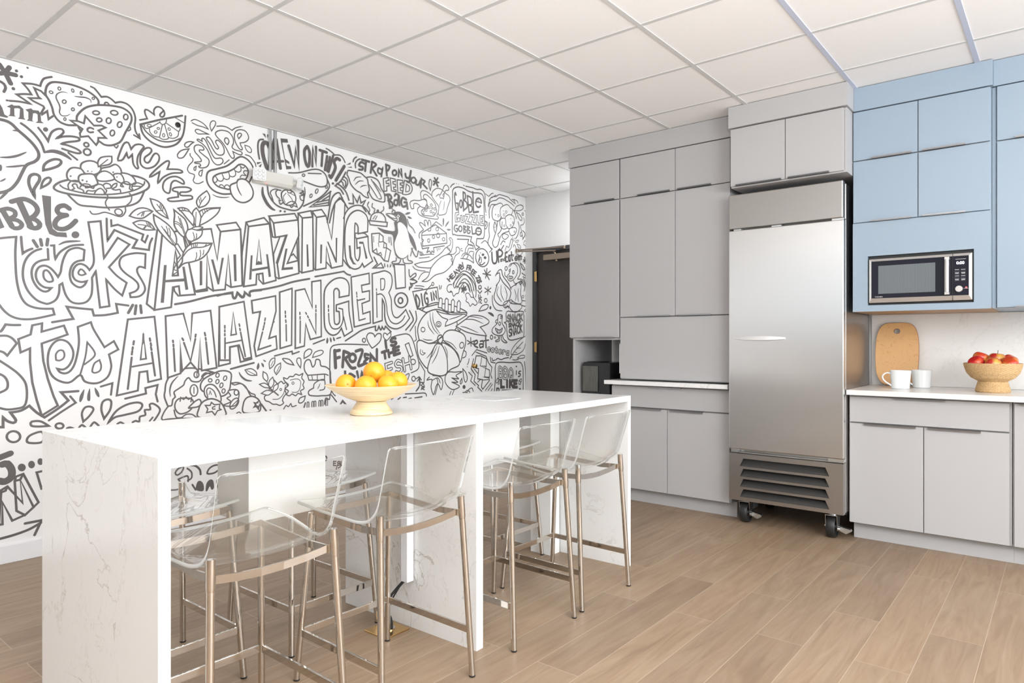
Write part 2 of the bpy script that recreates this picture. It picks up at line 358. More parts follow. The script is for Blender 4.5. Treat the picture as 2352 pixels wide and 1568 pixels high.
# ------------------------------------------------------------------ cabinets
def pull(parent, x0, x1, z, yf, top, m='pull'):
    b_ = B(); s = 1 if top else -1
    box(b_, x0, x1, yf-0.014, yf+0.004, z-0.0015, z+0.0015); box(b_, x0, x1, yf-0.014, yf-0.0115, min(z, z-s*0.009), max(z, z-s*0.009))
    return obj('handle', b_, m, parent)
def front(parent, name, m, x0, x1, z0, z1, yf=YF, hp=None, hm='pull', g=0.0022):
    d = obj(name, bx(x0+g, x1-g, yf, yf+0.019, z0+g, z1-g), m, parent, bevel=0.0012, segs=1)
    if hp: pull(d, hp[0], hp[1], (z1-g+0.0015) if hp[2] == 't' else (z0+g-0.0015), yf, hp[2] == 't', hm)
    return d
def cab(name, label, x0, x1, z0, z1, yf=YF, yb=YK-0.003, m='grey', inner='carcass', group=None):
    t = thing(name, label, 'cabinet', ((x0+x1)/2, yf, 0), 0, group)
    # children carry world coordinates: undo the parent offset
    t.location = (0, 0, 0)
    b_ = B(); box(b_, x0+0.0005, x1-0.0005, yf+0.0195, yb, z0, z1)
    obj('body', b_, m, t)
    obj('inset', bx(x0+0.012, x1-0.012, yf+0.0191, yf+0.0199, z0+0.012, z1-0.012), inner, t)
    return t
# tall unit left of the pantry
t = t_tall = cab('tall_cabinet', 'narrow grey wall cabinet with two stacked doors above the black drinks machine', 1.372, 1.832, 1.232, 2.592)
front(t, 'door', 'grey', 1.372, 1.828, 2.29, 2.592, hp=(1.52, 1.79, 'b'), hm='pull_dark'); front(t, 'door', 'grey', 1.372, 1.828, 1.236, 2.288, hp=(1.52, 1.79, 'b'), hm='pull')
# open niche below it
nt = thing('niche_unit', 'open grey niche unit under the narrow wall cabinet holding the drinks machine', 'cabinet')
n_ = B(); box(n_, 1.392, 1.412, 4.54, YK-0.025, 0, 1.2315); box(n_, 1.412, 1.758, 4.56, YK-0.025, 0.70, 0.735); box(n_, 1.412, 1.758, 4.565, YK-0.025, 0, 0.699);
obj('body', n_, 'grey', nt)
obj('bottom_rail', bx(1.413, 1.831, 4.535, 4.9, 1.219, 1.2315), 'grey', t_tall)
# pantry over the left counter
t = cab('pantry_cabinet', 'wide grey pantry cabinet with four doors over a tall flap beside the refrigerator', 1.836, 2.694, 0.922, 2.592)
front(t, 'door', 'grey', 1.836, 2.288, 2.29, 2.592, hp=(1.99, 2.25, 'b'), hm='pull_dark'); front(t, 'door', 'grey', 2.288, 2.694, 2.29, 2.592, hp=(2.31, 2.56, 'b'), hm='pull_dark')
front(t, 'door', 'grey', 1.836, 2.288, 1.390, 2.288, hp=(1.99, 2.25, 'b')); front(t, 'door', 'grey', 2.288, 2.694, 1.390, 2.288, hp=(2.31, 2.56, 'b'))
obj('filler_strip', bx(1.8225, 1.8355, 4.53, 4.6, 0.965, 1.19), 'trim_white', t)
front(t, 'flap_door', 'grey', 1.836, 2.694, 0.926, 1.387)
# base left
t = cab('base_cabinet', 'grey base cabinet with one drawer over two doors left of the refrigerator', 1.762, 2.694, 0.105, 0.883)
front(t, 'drawer', 'grey', 1.762, 2.694, 0.717, 0.874, hp=(2.08, 2.34, 't')); front(t, 'door', 'grey', 1.762, 2.226, 0.105, 0.712, hp=(1.93, 2.18, 't')); front(t, 'door', 'grey', 2.226, 2.690, 0.105, 0.712, hp=(2.25, 2.50, 't'))
obj('plinth', bx(1.772, 2.712, 4.592, 5.0, 0, 0.104), 'grey', t)
tag(obj('worktop', bx(1.735, 2.700, 4.45, YK-0.004, 0.884, 0.914), 'quartz', bevel=0.002), 'narrow white stone worktop under the grey flap left of the refrigerator', 'worktop')
# over the refrigerator
t = cab('overhead_cabinet', 'grey two-door cabinet hung over the steel refrigerator', 2.75, 3.4535, 2.214, 2.598, yf=4.37)
front(t, 'door', 'grey', 2.75, 3.101, 2.220, 2.598, 4.37, hp=(2.79, 3.08, 'b'), hm='pull_dark'); front(t, 'door', 'grey', 3.101, 3.440, 2.220, 2.598, 4.37, hp=(3.12, 3.36, 'b'), hm='pull_dark')
# blue wall units
t = cab('wall_cabinet', 'light blue wall cabinet with four doors and the built-in microwave', 3.4545, 4.146, 1.922, 2.596, m='blue')
front(t, 'door', 'blue', 3.456, 3.800, 2.298, 2.596, hp=(3.56, 3.77, 'b')); front(t, 'door', 'blue', 3.800, 4.143, 2.298, 2.596, hp=(3.825, 4.03, 'b'))
front(t, 'door', 'blue', 3.456, 3.800, 1.922, 2.296, hp=(3.56, 3.77, 'b')); front(t, 'door', 'blue', 3.800, 4.143, 1.922, 2.296, hp=(3.825, 4.03, 'b'))
f_ = B(); MX0, MX1, MZ0, MZ1 = 3.538, 4.068, 1.422, 1.716
box(f_, 3.456, MX0, YF, YF+0.019, 1.385, 1.919); box(f_, MX1, 4.143, YF, YF+0.019, 1.385, 1.919); box(f_, MX0, MX1, YF, YF+0.019, 1.385, MZ0); box(f_, MX0, MX1, YF, YF+0.019, MZ1, 1.919)
obj('surround_panel', f_, 'blue', t)
s_ = B(); box(s_, 3.4545, MX0-0.001, YF+0.02, YK-0.02, 1.3905, 1.921); box(s_, MX1+0.001, 4.146, YF+0.02, YK-0.02, 1.3905, 1.921); box(s_, MX0, MX1, YF+0.02, YK-0.02, MZ1+0.002, 1.921)
obj('side_panel', s_, 'blue', t); obj('shelf', bx(MX0, MX1, YF+0.02, YK-0.02, 1.3905, MZ0-0.001), 'blue', t); obj('bottom_panel', bx(3.4545, 4.146, YF+0.002, YK-0.02, 1.3845, 1.390), 'wood_under', t)
t = cab('wall_cabinet', 'light blue wall cabinet cut off by the right edge of the photo', 4.166, 4.85, 1.388, 2.596, yf=4.545, m='blue')
front(t, 'door', 'blue', 4.168, 4.85, 2.298, 2.596, 4.545, hp=(4.25, 4.7, 'b')); front(t, 'door', 'blue', 4.168, 4.85, 1.388, 2.296, 4.545, hp=(4.25, 4.7, 'b'))
obj('side_filler', bx(4.1475, 4.165, 4.56, YK-0.01, 1.388, 2.596), 'blue', t)
# base right
t = cab('base_cabinet', 'grey base cabinet with one drawer over two doors under the mugs', 3.432, 4.238, 0.105, 0.883)
front(t, 'drawer', 'grey', 3.436, 4.228, 0.716, 0.874, hp=(3.68, 3.935, 't')); front(t, 'door', 'grey', 3.436, 3.828, 0.105, 0.712, hp=(3.52, 3.79, 't')); front(t, 'door', 'grey', 3.828, 4.228, 0.105, 0.712, hp=(3.85, 4.10, 't'))
obj('plinth', bx(3.446, 4.2425, 4.592, 5.0, 0, 0.104), 'grey', t)
t = cab('base_cabinet', 'grey base cabinet at the right edge, only a strip of its door showing', 4.2405, 4.95, 0.105, 0.883)
front(t, 'door', 'grey', 4.245, 4.95, 0.105, 0.874, hp=(4.275, 4.6, 't')); obj('plinth', bx(4.243, 4.95, 4.592, 5.0, 0, 0.104), 'grey', t)
tag(obj('worktop', bx(3.4335, 5.0, 4.455, YK-0.016, 0.884, 0.914), 'splash', bevel=0.002), 'long white stone worktop carrying the mugs, board and apple basket', 'worktop')
# soffits up to the ceiling
struct(obj('trim_1', bx(1.366, 2.748, YF-0.004, YK, 2.596, CEIL-0.0046), 'grey')); struct(obj('trim_2', bx(2.743, 3.462, 4.355, YK, 2.602, CEIL-0.0046), 'grey'))
struct(obj('trim_3', bx(3.463, 4.153, YF-0.004, YK, 2.600, CEIL-0.0046), 'blue')); struct(obj('trim_4', bx(4.154, 4.95, 4.545, YK, 2.600, CEIL-0.0046), 'blue'))

# ------------------------------------------------------------------ refrigerator
t = thing('refrigerator', 'tall stainless steel upright refrigerator on black casters', 'refrigerator')
FX0, FX1, FY = 2.730, 3.432, 4.42
obj('body', bx(FX0+0.004, FX1-0.004, FY+0.055, 5.10, 0.165, 2.165), 'steel_dull', t, bevel=0.004)
obj('top_panel', bx(FX0-0.008, FX1-0.008, FY-0.002, FY+0.0545, 1.949, 2.177), 'steel_dull', t, bevel=0.006)
dd = obj('door', bx(FX0-0.008, FX1-0.004, FY-0.002, FY+0.05, 0.497, 1.938), 'steel', t, bevel=0.005)
hb = B(); n = 18
for k in range(n):
    pass
prof = []
for k in range(n+1):
    u = k/n; x = 2.772+0.312*u; e = math.sin(math.pi*min(max(u*0.92+0.04, 0), 1))**0.55
    prof.append((x, 0.0135*e+0.002, 0.030*e+0.003))
rings = []
for x, hz, dep in prof:
    rings.append([hb.verts.new((x, FY-0.0015, 1.2265-hz)), hb.verts.new((x, FY-0.0015-dep, 1.2265-hz*0.80)), hb.verts.new((x, FY-0.0015-dep*0.93, 1.2265+hz*0.85)), hb.verts.new((x, FY-0.0015, 1.2265+hz))])
for a, b in zip(rings, rings[1:]):
    for k in range(4): hb.faces.new((a[k], a[(k+1) % 4], b[(k+1) % 4], b[k]))
hb.faces.new(rings[0]); hb.faces.new(rings[-1][::-1])
obj('handle', hb, 'fluor_metal', dd, smooth=25)
for q in ((3.36, 3.428, FY+0.004, FY+0.05, 1.9385, 1.9485), (2.75, 2.80, FY+0.01, FY+0.05, 1.9385, 1.9485), (3.34, 3.43, FY+0.002, FY+0.05, 0.478, 0.496), (2.735, 2.78, FY+0.01, FY+0.05, 0.478, 0.496)):
    obj('hinge', bx(*q), 'zinc', t)
obj('badge', bx(3.0, 3.06, FY+0.004, FY+0.04, 1.9385, 1.947), 'zinc', t)
obj('gap_strip', bx(FX0, FX1-0.01, FY+0.02, FY+0.0548, 0.470, 0.4775), 'zinc', t)
# lower grille panel with four louvres: an outer sheet with trapezoid openings and sloped blades behind
gp = B(); GZ0, GZ1 = 0.160, 0.468; gx0, gx1 = FX0-0.006, FX1-0.006
lv = [(0.385, 0.437), (0.318, 0.370), (0.251, 0.303), (0.184, 0.236)]
lx0, lx1, ins = gx0+0.072, gx1-0.080, 0.022
zs = sorted([GZ0, GZ1]+[z for p in lv for z in p])
for a, b_ in zip(zs[::2], zs[1::2]): box(gp, lx0, lx1, FY, FY+0.003, a, b_)
box(gp, gx0, lx0, FY, FY+0.003, GZ0, GZ1); box(gp, lx1, gx1, FY, FY+0.003, GZ0, GZ1)
for z0, z1 in lv:
    prism(gp, [(lx0-0.0005, z0), (lx0+ins, z1), (lx0-0.0005, z1)], FY, FY+0.003, axis='y'); prism(gp, [(lx1+0.0005, z0), (lx1+0.0005, z1), (lx1-ins, z1)], FY, FY+0.003, axis='y')
box(gp, gx0, gx0+0.003, FY+0.003, FY+0.05, GZ0, GZ1); box(gp, gx1-0.003, gx1, FY+0.003, FY+0.05, GZ0, GZ1)
gr = obj('grille', gp, 'steel_dull', t)
for z0, z1 in lv:
    b_ = B(); prism(b_, [(FY+0.0035, z0-0.001), (FY+0.0035, z0+0.002), (FY+0.05, z1+0.002), (FY+0.05, z1-0.001)], lx0-0.002, lx1+0.002, axis='x'); obj('louvre', b_, 'louvre', gr)
def caster(x, y, flip):
    c = B(); R = 0.067
    lathe(c, [(0.0, -0.026), (0.018, -0.026), (0.024, -0.018), (0.050, -0.018), (0.054, -0.025), (R-0.005, -0.025), (R, -0.016), (R, 0.016), (R-0.005, 0.025), (0.054, 0.025), (0.050, 0.018), (0.024, 0.018), (0.018, 0.026), (0, 0.026)], 40, (0, 0, R), axis='x')
    wheel = obj('wheel', c, 'rubber', t, (x, y, 0), smooth=35)
    f = B()
    for s in (-1, 1): prism(f, [(y-0.024, 0.048), (y+0.02, 0.048), (y+0.045, 0.138), (y-0.035, 0.138)], x+s*0.033-0.0015, x+s*0.033+0.0015, axis='x')
    box(f, x-0.0345, x+0.0345, y-0.035, y+0.045, 0.1375, 0.141); tube(f, [(x-0.044, y, R), (x+0.044, y, R)], 0.007, 10); tube(f, [(x, y+0.005, 0.141), (x, y+0.005, 0.155)], 0.024, 18); box(f, x-0.045, x+0.045, y-0.045, y+0.055, 0.153, 0.1595)
    k = obj('fork', f, 'zinc', wheel, (-x, -y, 0), smooth=35)
    p = B(); prism(p, [(x+0.036, 0.050), (x+0.080, 0.034), (x+0.108, 0.052), (x+0.104, 0.063), (x+0.064, 0.070), (x+0.036, 0.078)], y-0.014, y+0.018, axis='y'); tube(p, [(x+0.037, y-0.024, 0.062), (x+0.052, y-0.024, 0.062)], 0.013, 10)
    obj('brake_pedal', p, 'zinc', wheel, (-x, -y, 0), smooth=35)
caster(2.800, 4.52, 1); caster(3.345, 4.50, 1)
for x in (2.80, 3.345):
    c = B(); lathe(c, [(0.0, -0.02), (0.058, -0.02), (0.058, 0.02), (0, 0.02)], 30, (x, 5.0, 0.058), axis='x'); box(c, x-0.03, x+0.03, 4.98, 5.03, 0.116, 0.164); obj('wheel', c, 'rubber', t, smooth=40)

# ------------------------------------------------------------------ microwave
t = thing('microwave', 'built-in microwave with black glass front and steel frame', 'microwave')
my = YF-0.004
b_ = B(); box(b_, MX0+0.010, MX1-0.010, YF+0.012, YK-0.06, MZ0+0.012, MZ1-0.018)
obj('body', b_, 'black_matte', t)
s_ = B(); box(s_, MX0+0.001, MX1-0.001, YF+0.022, YF+0.03, MZ0+0.001, MZ0+0.0115); box(s_, MX0+0.001, MX1-0.001, YF+0.022, YF+0.03, MZ1-0.0175, MZ1-0.001); box(s_, MX0+0.001, MX0+0.0095, YF+0.022, YF+0.03, MZ0+0.0115, MZ1-0.0175); box(s_, MX1-0.0095, MX1-0.001, YF+0.022, YF+0.03, MZ0+0.0115, MZ1-0.0175)
obj('opening_trim', s_, 'black_matte', t)
fx0, fx1, fz0, fz1 = MX0+0.008, MX1-0.008, MZ0+0.014, MZ1-0.020; cxd = 3.970
def bevel_frame(bm, x0, x1, z0, z1, wt, wb_, wl_, wr_, y0, y1):
    o = [(x0, z0), (x1, z0), (x1, z1), (x0, z1)]; i = [(x0+wl_, z0+wb_), (x1-wr_, z0+wb_), (x1-wr_, z1-wt), (x0+wl_, z1-wt)]
    O = [bm.verts.new((p[0], y1, p[1])) for p in o]; I = [bm.verts.new((p[0], y0, p[1])) for p in i]; K = [bm.verts.new((p[0], YF+0.0115, p[1])) for p in o]; J = [bm.verts.new((p[0], YF+0.0115, p[1])) for p in i]
    for k in range(4):
        q = (k+1) % 4
        bm.faces.new((O[k], O[q], I[q], I[k])); bm.faces.new((K[k], K[q], O[q], O[k])); bm.faces.new((I[k], I[q], J[q], J[k])); bm.faces.new((J[k], J[q], K[q], K[k]))
b_ = B(); bevel_frame(b_, fx0, fx1, fz0, fz1, 0.014, 0.026, 0.013, 0.014, my-0.004, my+0.004)
obj('frame', b_, 'micro_frame', t)
dd = obj('door', bx(fx0+0.013, cxd-0.001, my+0.001, my+0.008, fz0+0.026, fz1-0.014), 'micro_glass', t)
obj('window', bx(3.596, 3.886, my-0.0005, my+0.0009, fz0+0.052, fz1-0.042), 'micro_screen', dd)
h_ = B(); tube(h_, [(3.944, my-0.024, fz0+0.046), (3.944, my-0.024, fz1-0.030)], 0.0115, 16)
for z in (fz0+0.040, fz1-0.024): box(h_, 3.934, 3.956, my-0.030, my+0.001, z-0.008, z+0.006)
obj('handle', h_, ['micro_frame'], dd, smooth=40)
obj('divider', bx(cxd-0.0008, cxd+0.0012, my-0.0047, my+0.008, fz0, fz1), 'black_matte', t)
cp = obj('control_panel', bx(cxd+0.002, fx1-0.014, my+0.0005, my+0.008, fz0+0.026, fz1-0.014), 'micro_glass', t)
k_ = B(); lathe(k_, [(0.0, 0.0), (0.0185, 0.0), (0.0185, -0.012), (0.0165, -0.015), (0, -0.0155)], 32, (4.000, my, fz0+0.062), axis='y'); obj('dial', k_, 'micro_frame', cp, smooth=40)
def mark(x0, x1, z0, z1): obj('button_label', bx(x0, x1, my-0.0002, my+0.0006, z0, z1), 'print', cp)
for r, z in enumerate((1.606, 1.589, 1.571, 1.553)):
    for x in (3.990, 4.019):
        mark(x-0.010, x+0.010, z-0.0013, z+0.0013)
        if r % 2: mark(x-0.008, x+0.008, z-0.0053, z-0.0030)
        mark(x-0.0115, x+0.0115, z-0.0092, z-0.0088)
mark(3.983, 4.032, 1.6635, 1.6655); mark(4.022, 4.043, 1.4985, 1.5002)
obj('indicator', bx(4.0285, 4.0375, my-0.0003, my+0.0006, 1.503, 1.5085), 'red', cp)
text_mesh('0:00', 0.022, 'display', cp, 'clock_display', (4.006, my-0.0008, 1.6425), (H, 0, 0))
text_mesh('TOSHIBA', 0.0105, 'print', dd, 'maker_name', (3.598, my-0.0008, fz0+0.034), (H, 0, 0))

# ------------------------------------------------------------------ island
IC = {(0, 0): (1.905, 0.740), (1, 0): (2.730, 0.747), (0, 1): (1.872, 3.215), (1, 1): (2.648, 3.237)}
def I(a, b):
    return tuple((1-a)*(1-b)*IC[0, 0][k]+a*(1-b)*IC[1, 0][k]+(1-a)*b*IC[0, 1][k]+a*b*IC[1, 1][k] for k in (0, 1))
def islab(bm, a0, a1, b0, b1, z0, z1): return prism(bm, [I(a0, b0), I(a1, b0), I(a1, b1), I(a0, b1)], z0, z1)
t = thing('kitchen_island', 'long white veined stone island with waterfall ends and open bays for stools', 'kitchen island')
ts = 0.030; tb = 0.0125; IT = 0.914
obj('worktop', islab(B(), 0, 1, 0, 1, IT-ts, IT), 'quartz', t)
obj('end_panel', islab(B(), 0, 1, 0, tb, 0, IT-ts), 'quartz', t); obj('end_panel', islab(B(), 0, 1, 1-tb, 1, 0, IT-ts), 'quartz', t)
mb0 = (1.950-0.744)/2.48; mb1 = (1.990-0.744)/2.48
obj('middle_panel', islab(B(), 0, 1, mb0, mb1, 0, IT-ts), 'quartz', t)
# outlet housings under the top
def iat(x, y): return ((x-1.89)/0.80, (y-0.744)/2.48)
for (x0, x1, y0, y1, zb) in ((2.02, 2.24, 1.265, 1.585, 0.56), (2.02, 2.22, 2.515, 2.815, 0.58)):
    q = B(); box(q, x0, x1, y0, y1, zb, IT-ts-0.0005)
    hb_ = obj('outlet_housing', q, 'fluor', t, bevel=0.002)
    for yy in (y0+0.012, y1-0.012):
        for zz in (zb+0.012, IT-ts-0.014): obj('screw', lathe(B(), [(0.0035, 0.0), (0.003, 0.002), (0, 0.0022)], 10, (x1, yy, zz), axis='x'), 'zinc', hb_)
    pl = B()
    px0, px1 = x0+0.06, x1+0.085
    box(pl, px0, px1, y0-0.005, y1-0.10, IT, IT+0.0022); hp_ = obj('outlet_cover', pl, 'mug', t, bevel=0.001)
dctx = B(); box(dctx, 2.305, 2.343, 1.912, 1.9485, 0.20, IT-ts-0.0005); obj('cable_duct', dctx, 'trim_white', t, bevel=0.001)
chs = B(); box(chs, 2.075, 2.215, 3.10, 3.185, 0.0, IT-ts-0.0005); obj('service_chase', chs, 'fluor', t)
# floor outlet with plugs
t = thing('floor_outlet', 'brass floor outlet plate with a black plug beside the island middle panel', 'outlet')
pl = B(); box(pl, 2.205, 2.338, 1.80, 1.932, 0.0, 0.006); obj('cover_plate', pl, 'brass', t, bevel=0.002)
rg = B(); lathe(rg, [(0.030, 0.006), (0.030, 0.010), (0.022, 0.010), (0.022, 0.006)], 28, (2.270, 1.872, 0)); obj('collar', rg, 'chrome', t, smooth=40)
p = thing('power_plug', 'black cable plug standing in the brass floor outlet', 'plug')
pg = B(); lathe(pg, [(0, 0.0105), (0.021, 0.0105), (0.021, 0.028), (0.016, 0.05), (0.011, 0.06)]+[(0.010-0.0004*k+(0.0018 if k % 2 else 0), 0.062+0.005*k) for k in range(11)]+[(0, 0.118)], 20, (2.270, 1.872, 0)); obj('plug_body', pg, 'rubber', p, smooth=30)
for (dx, dy, mx_) in ((0.000, 0.004, 0.010), (0.009, 0.010, 0.014)):
    cb_ = B(); tube(cb_, [(2.270+dx*0.3, 1.872+dy*0.2, 0.112), (2.276+dx*0.6, 1.884, 0.145), (2.292+dx, 1.905, 0.175), (2.312+dx, 1.925, 0.205), (2.317+dx, 1.930, 0.24)], 0.0036, 10); obj('cable', cb_, 'rubber', p, smooth=60)
p2 = B(); tube(p2, [(2.238, 1.886, 0.006), (2.244, 1.889, 0.06), (2.268, 1.905, 0.13), (2.300, 1.924, 0.19), (2.312, 1.930, 0.24)], 0.0036, 10)
tag(obj('power_cable', p2, 'rubber', smooth=60), 'thin black cable rising from the brass plate behind the plug into the white duct', 'cable')

# ------------------------------------------------------------------ bar stools
def make_stool(label, group):
    t = thing('bar_stool', label, 'bar stool', (0, 0, 0), 0, group)
    # shell: profile (x, z, half width, dish in z, dish in x); +x is the back
    P = []
    def arc(n, x0, z0, x1, z1, x2, z2):
        for k in range(1, n+1):
            u = k/n; P.append(((1-u)**2*x0+2*u*(1-u)*x1+u*u*x2, (1-u)**2*z0+2*u*(1-u)*z1+u*u*z2))
    P.append((-0.222, 0.634)); P.append((-0.218, 0.634)); P.append((-0.208, 0.6335)); P.append((-0.15, 0.630)); P.append((-0.07, 0.624)); P.append((0.01, 0.616)); P.append((0.075, 0.609))
    arc(9, 0.075, 0.609, 0.178, 0.598, 0.202, 0.700)
    for u in (0.25, 0.5, 0.75, 0.92, 0.97, 1.0): P.append((0.202+0.052*u, 0.700+0.173*u))
    Ln = [0.0]
    for a, b in zip(P, P[1:]): Ln.append(Ln[-1]+math.hypot(b[0]-a[0], b[1]-a[1]))
    T = Ln[-1]; bm = B(); rows = []; NT = 20; r = 0.020
    for (x, z), s in zip(P, Ln):
        e = min(s, T-s); cut = r-math.sqrt(max(0, r*r-(r-e)**2)) if e < r else 0.0
        f = s/T; hw = (0.222 if f < 0.25 else (0.222-0.032*min(1, (f-0.25)/0.3))) - cut
        if f > 0.75: hw += 0.006*(f-0.75)/0.25
        bk = min(1, max(0, (f-0.42)/0.3)); bk = bk*bk*(3-2*bk)
        row = []
        for k in range(NT+1):
            tt = -1+2*k/NT; q = 1-tt*tt
            row.append(bm.verts.new((x+0.040*q*bk, tt*hw, z-0.016*q*(1-bk))))
        rows.append(row)
    for a, b in zip(rows, rows[1:]):
        for k in range(NT): bm.faces.new((a[k], a[k+1], b[k+1], b[k]))
    sh = obj('seat_shell', bm, ['acrylic', 'acrylic_edge'], t, smooth=180)
    so = sh.modifiers.new('thickness', 'SOLIDIFY'); so.thickness = 0.0105; so.offset = -1; so.material_offset_rim = 1
    sh['label'] = 'clear acrylic seat shell'
    # frame hoop under the seat
    loop = []
    ys = [-1, -0.6, -0.2, 0.2, 0.6, 1]
    for u in ys: loop.append((-0.185, u*0.178, 0.603-0.010*(1-u*u)))
    for u in (0.25, 0.5, 0.75): loop.append((-0.185+0.37*u, 0.178-0.004*u, 0.603-0.022*u))
    for u in ys[::-1]: loop.append((0.186-0.012*(1-u*u), u*0.172, 0.590-0.018*(1-u*u)))
    for u in (0.75, 0.5, 0.25): loop.append((-0.185+0.37*u, -0.178+0.004*u, 0.603-0.022*u))
    obj('seat_frame', bar(B(), loop, 0.0035, 0.011, True), 'chrome', t)
    def leg(x0, y0, x1, y1, z1, rear):
        b_ = B(); pts = [(x0, y0, 0.006), (x1, y1, z1)]
        if rear:
            u = 0.88; xm, ym, zm = x0+(x1-x0)*u, y0+(y1-y0)*u, 0.006+(z1-0.006)*u
            tube(b_, [(x0, y0, 0.006), (xm, ym, zm)], 0.0112, 18); tube(b_, [(xm, ym, zm-0.006), (xm+(x1-xm)*.06, ym+(y1-ym)*.06, zm+0.004), (x1, y1, z1)], [0.0112, 0.0128, 0.0128], 18)
            bar(b_, [(0.185, y1*0.955, 0.586), (xm-0.004, y1, zm+0.020)], 0.0035, 0.012)
        else: tube(b_, pts, 0.0112, 18)
        lg = obj('leg', b_, 'chrome', t, smooth=40)
        f = B(); lathe(f, [(0, 0), (0.0105, 0), (0.0115, 0.002), (0.0115, 0.006), (0, 0.006)], 16, (x0, y0, 0)); obj('rubber_foot', f, 'rubber', lg, smooth=40)
    for s in (-1, 1):
        leg(0.232, s*0.208, 0.196, s*0.186, 0.648, True); leg(-0.232, s*0.208, -0.186, s*0.178, 0.597, False)
    zs_ = 0.172; k = zs_/0.6
    fx = -0.232+0.046*k; fy = 0.208-0.03*k; rx = 0.232-0.036*k; ry = 0.208-0.022*k
    obj('footrest', bar(B(), [(fx, -fy+0.009, zs_), (fx, fy-0.009, zs_)], 0.004, 0.0125), 'chrome', t, bevel=0.001)
    for s in (-1, 1): obj('stretcher', bar(B(), [(fx+0.009, s*fy, zs_), (rx-0.009, s*ry, zs_-0.004)], 0.004, 0.0125), 'chrome', t, bevel=0.001)
    return t
G1 = 'clear bar stools at the kitchen island'
st0 = make_stool('x', G1)
spots = [(2.585, 1.040, 0, 'clear bar stool nearest the camera, on the near side beside the left end panel'),
         (2.580, 1.594, 0, 'clear bar stool on the near side left of the middle panel, before the cables'),
         (2.572, 2.258, 0, 'clear acrylic bar stool on the near side just right of the middle panel'),
         (2.560, 2.752, 0, 'clear acrylic bar stool on the near side against the far end panel'),
         (1.955, 1.068, math.pi, 'clear acrylic bar stool on the mural side, leftmost, seen through the nearest stool'),
         (1.945, 1.684, math.pi, 'clear acrylic bar stool on the mural side just left of the middle panel'),
         (1.935, 2.876, math.pi, 'clear acrylic bar stool on the mural side near the far end panel')]
for k, (x, y, r_, lab) in enumerate(spots):
    o = st0 if k == 0 else copy_tree(st0)
    o.location = (x, y, 0); o.rotation_euler = (0, 0, r_); o['label'] = lab

# ------------------------------------------------------------------ fruit bowl with oranges
BX, BY, BZ = 2.317, 1.746, IT
t = thing('fruit_bowl', 'pale spun bamboo footed bowl holding oranges on the island', 'bowl', (BX, BY, BZ))
b_ = B(); lathe(b_, [(0.0, 0.052), (0.062, 0.054), (0.10, 0.068), (0.15, 0.094), (0.181, 0.117), (0.178, 0.119), (0.15, 0.102), (0.10, 0.080), (0.05, 0.066), (0, 0.064)], 72); obj('basin', b_, 'bamboo', t, smooth=40)
b_ = B(); lathe(b_, [(0.0, 0.0), (0.080, 0.0), (0.085, 0.004), (0.082, 0.012), (0.070, 0.030), (0.060, 0.046), (0.058, 0.0518), (0, 0.0518)], 64); obj('foot', b_, 'bamboo', t, smooth=50)
random.seed(4)
def fruit_mesh(name, r, oblate, m, dimple, seg=36):
    bm = B(); prof = []
    for k in range(19):
        a = -math.pi/2+math.pi*k/18; rr = r*math.cos(a); z = r*oblate*math.sin(a)
        if k == 18: z -= dimple
        elif k == 17: z -= dimple*0.65
        elif k == 16: z -= dimple*0.18
        if k == 0: z += dimple*0.6
        prof.append((max(rr, 0) if 0 < k < 18 else 0.0, z))
    lathe(bm, prof, seg); o = obj(name, bm, m, smooth=180); return o
vC = Vector((-0.633, 0.774, 0)); vR = Vector((0.774, 0.633, 0))     # away from the camera / to its right
og = [(0.009, 0.010, 0.166, 0.0435, 'orange on top of the pile in the bamboo bowl', (1.9, 0.3)),
      (-0.090, -0.045, 0.121, 0.040, 'leftmost orange in the bamboo bowl, its stem end showing', (1.5, 0.1)),
      (-0.006, -0.075, 0.116, 0.0425, 'front middle orange in the bamboo bowl below the top one', (2.3, 0.1)),
      (0.076, -0.056, 0.121, 0.039, 'front right orange in the bamboo bowl', (0.4, 0.5)),
      (0.104, 0.018, 0.130, 0.039, 'orange at the right rear of the bamboo bowl, half hidden', (0.6, 0.9)),
      (0.046, 0.076, 0.134, 0.039, 'orange behind the top one in the bamboo bowl, only a sliver showing', (0.2, 0.9))]
ob = None
for k, (r_, d_, z_, rad, lab, rt) in enumerate(og):
    p = Vector((BX, BY, BZ+z_))+vR*r_+vC*d_
    if ob is None:
        ob = fruit_mesh('orange', 0.041, 0.95, 'orange', 0.004)
        nb = B(); lathe(nb, [(0, 0.0345), (0.0035, 0.0352), (0.0026, 0.0366), (0, 0.0367)], 10); obj('stem_button', nb, 'button', ob, smooth=40)
        o = ob
    else: o = copy_tree(ob)
    o.location = p; o.scale = (rad/0.041,)*3; o.rotation_euler = (rt[0], rt[1], YAW+k*0.4)
    tag(o, lab, 'orange', 'oranges in the bamboo bowl')

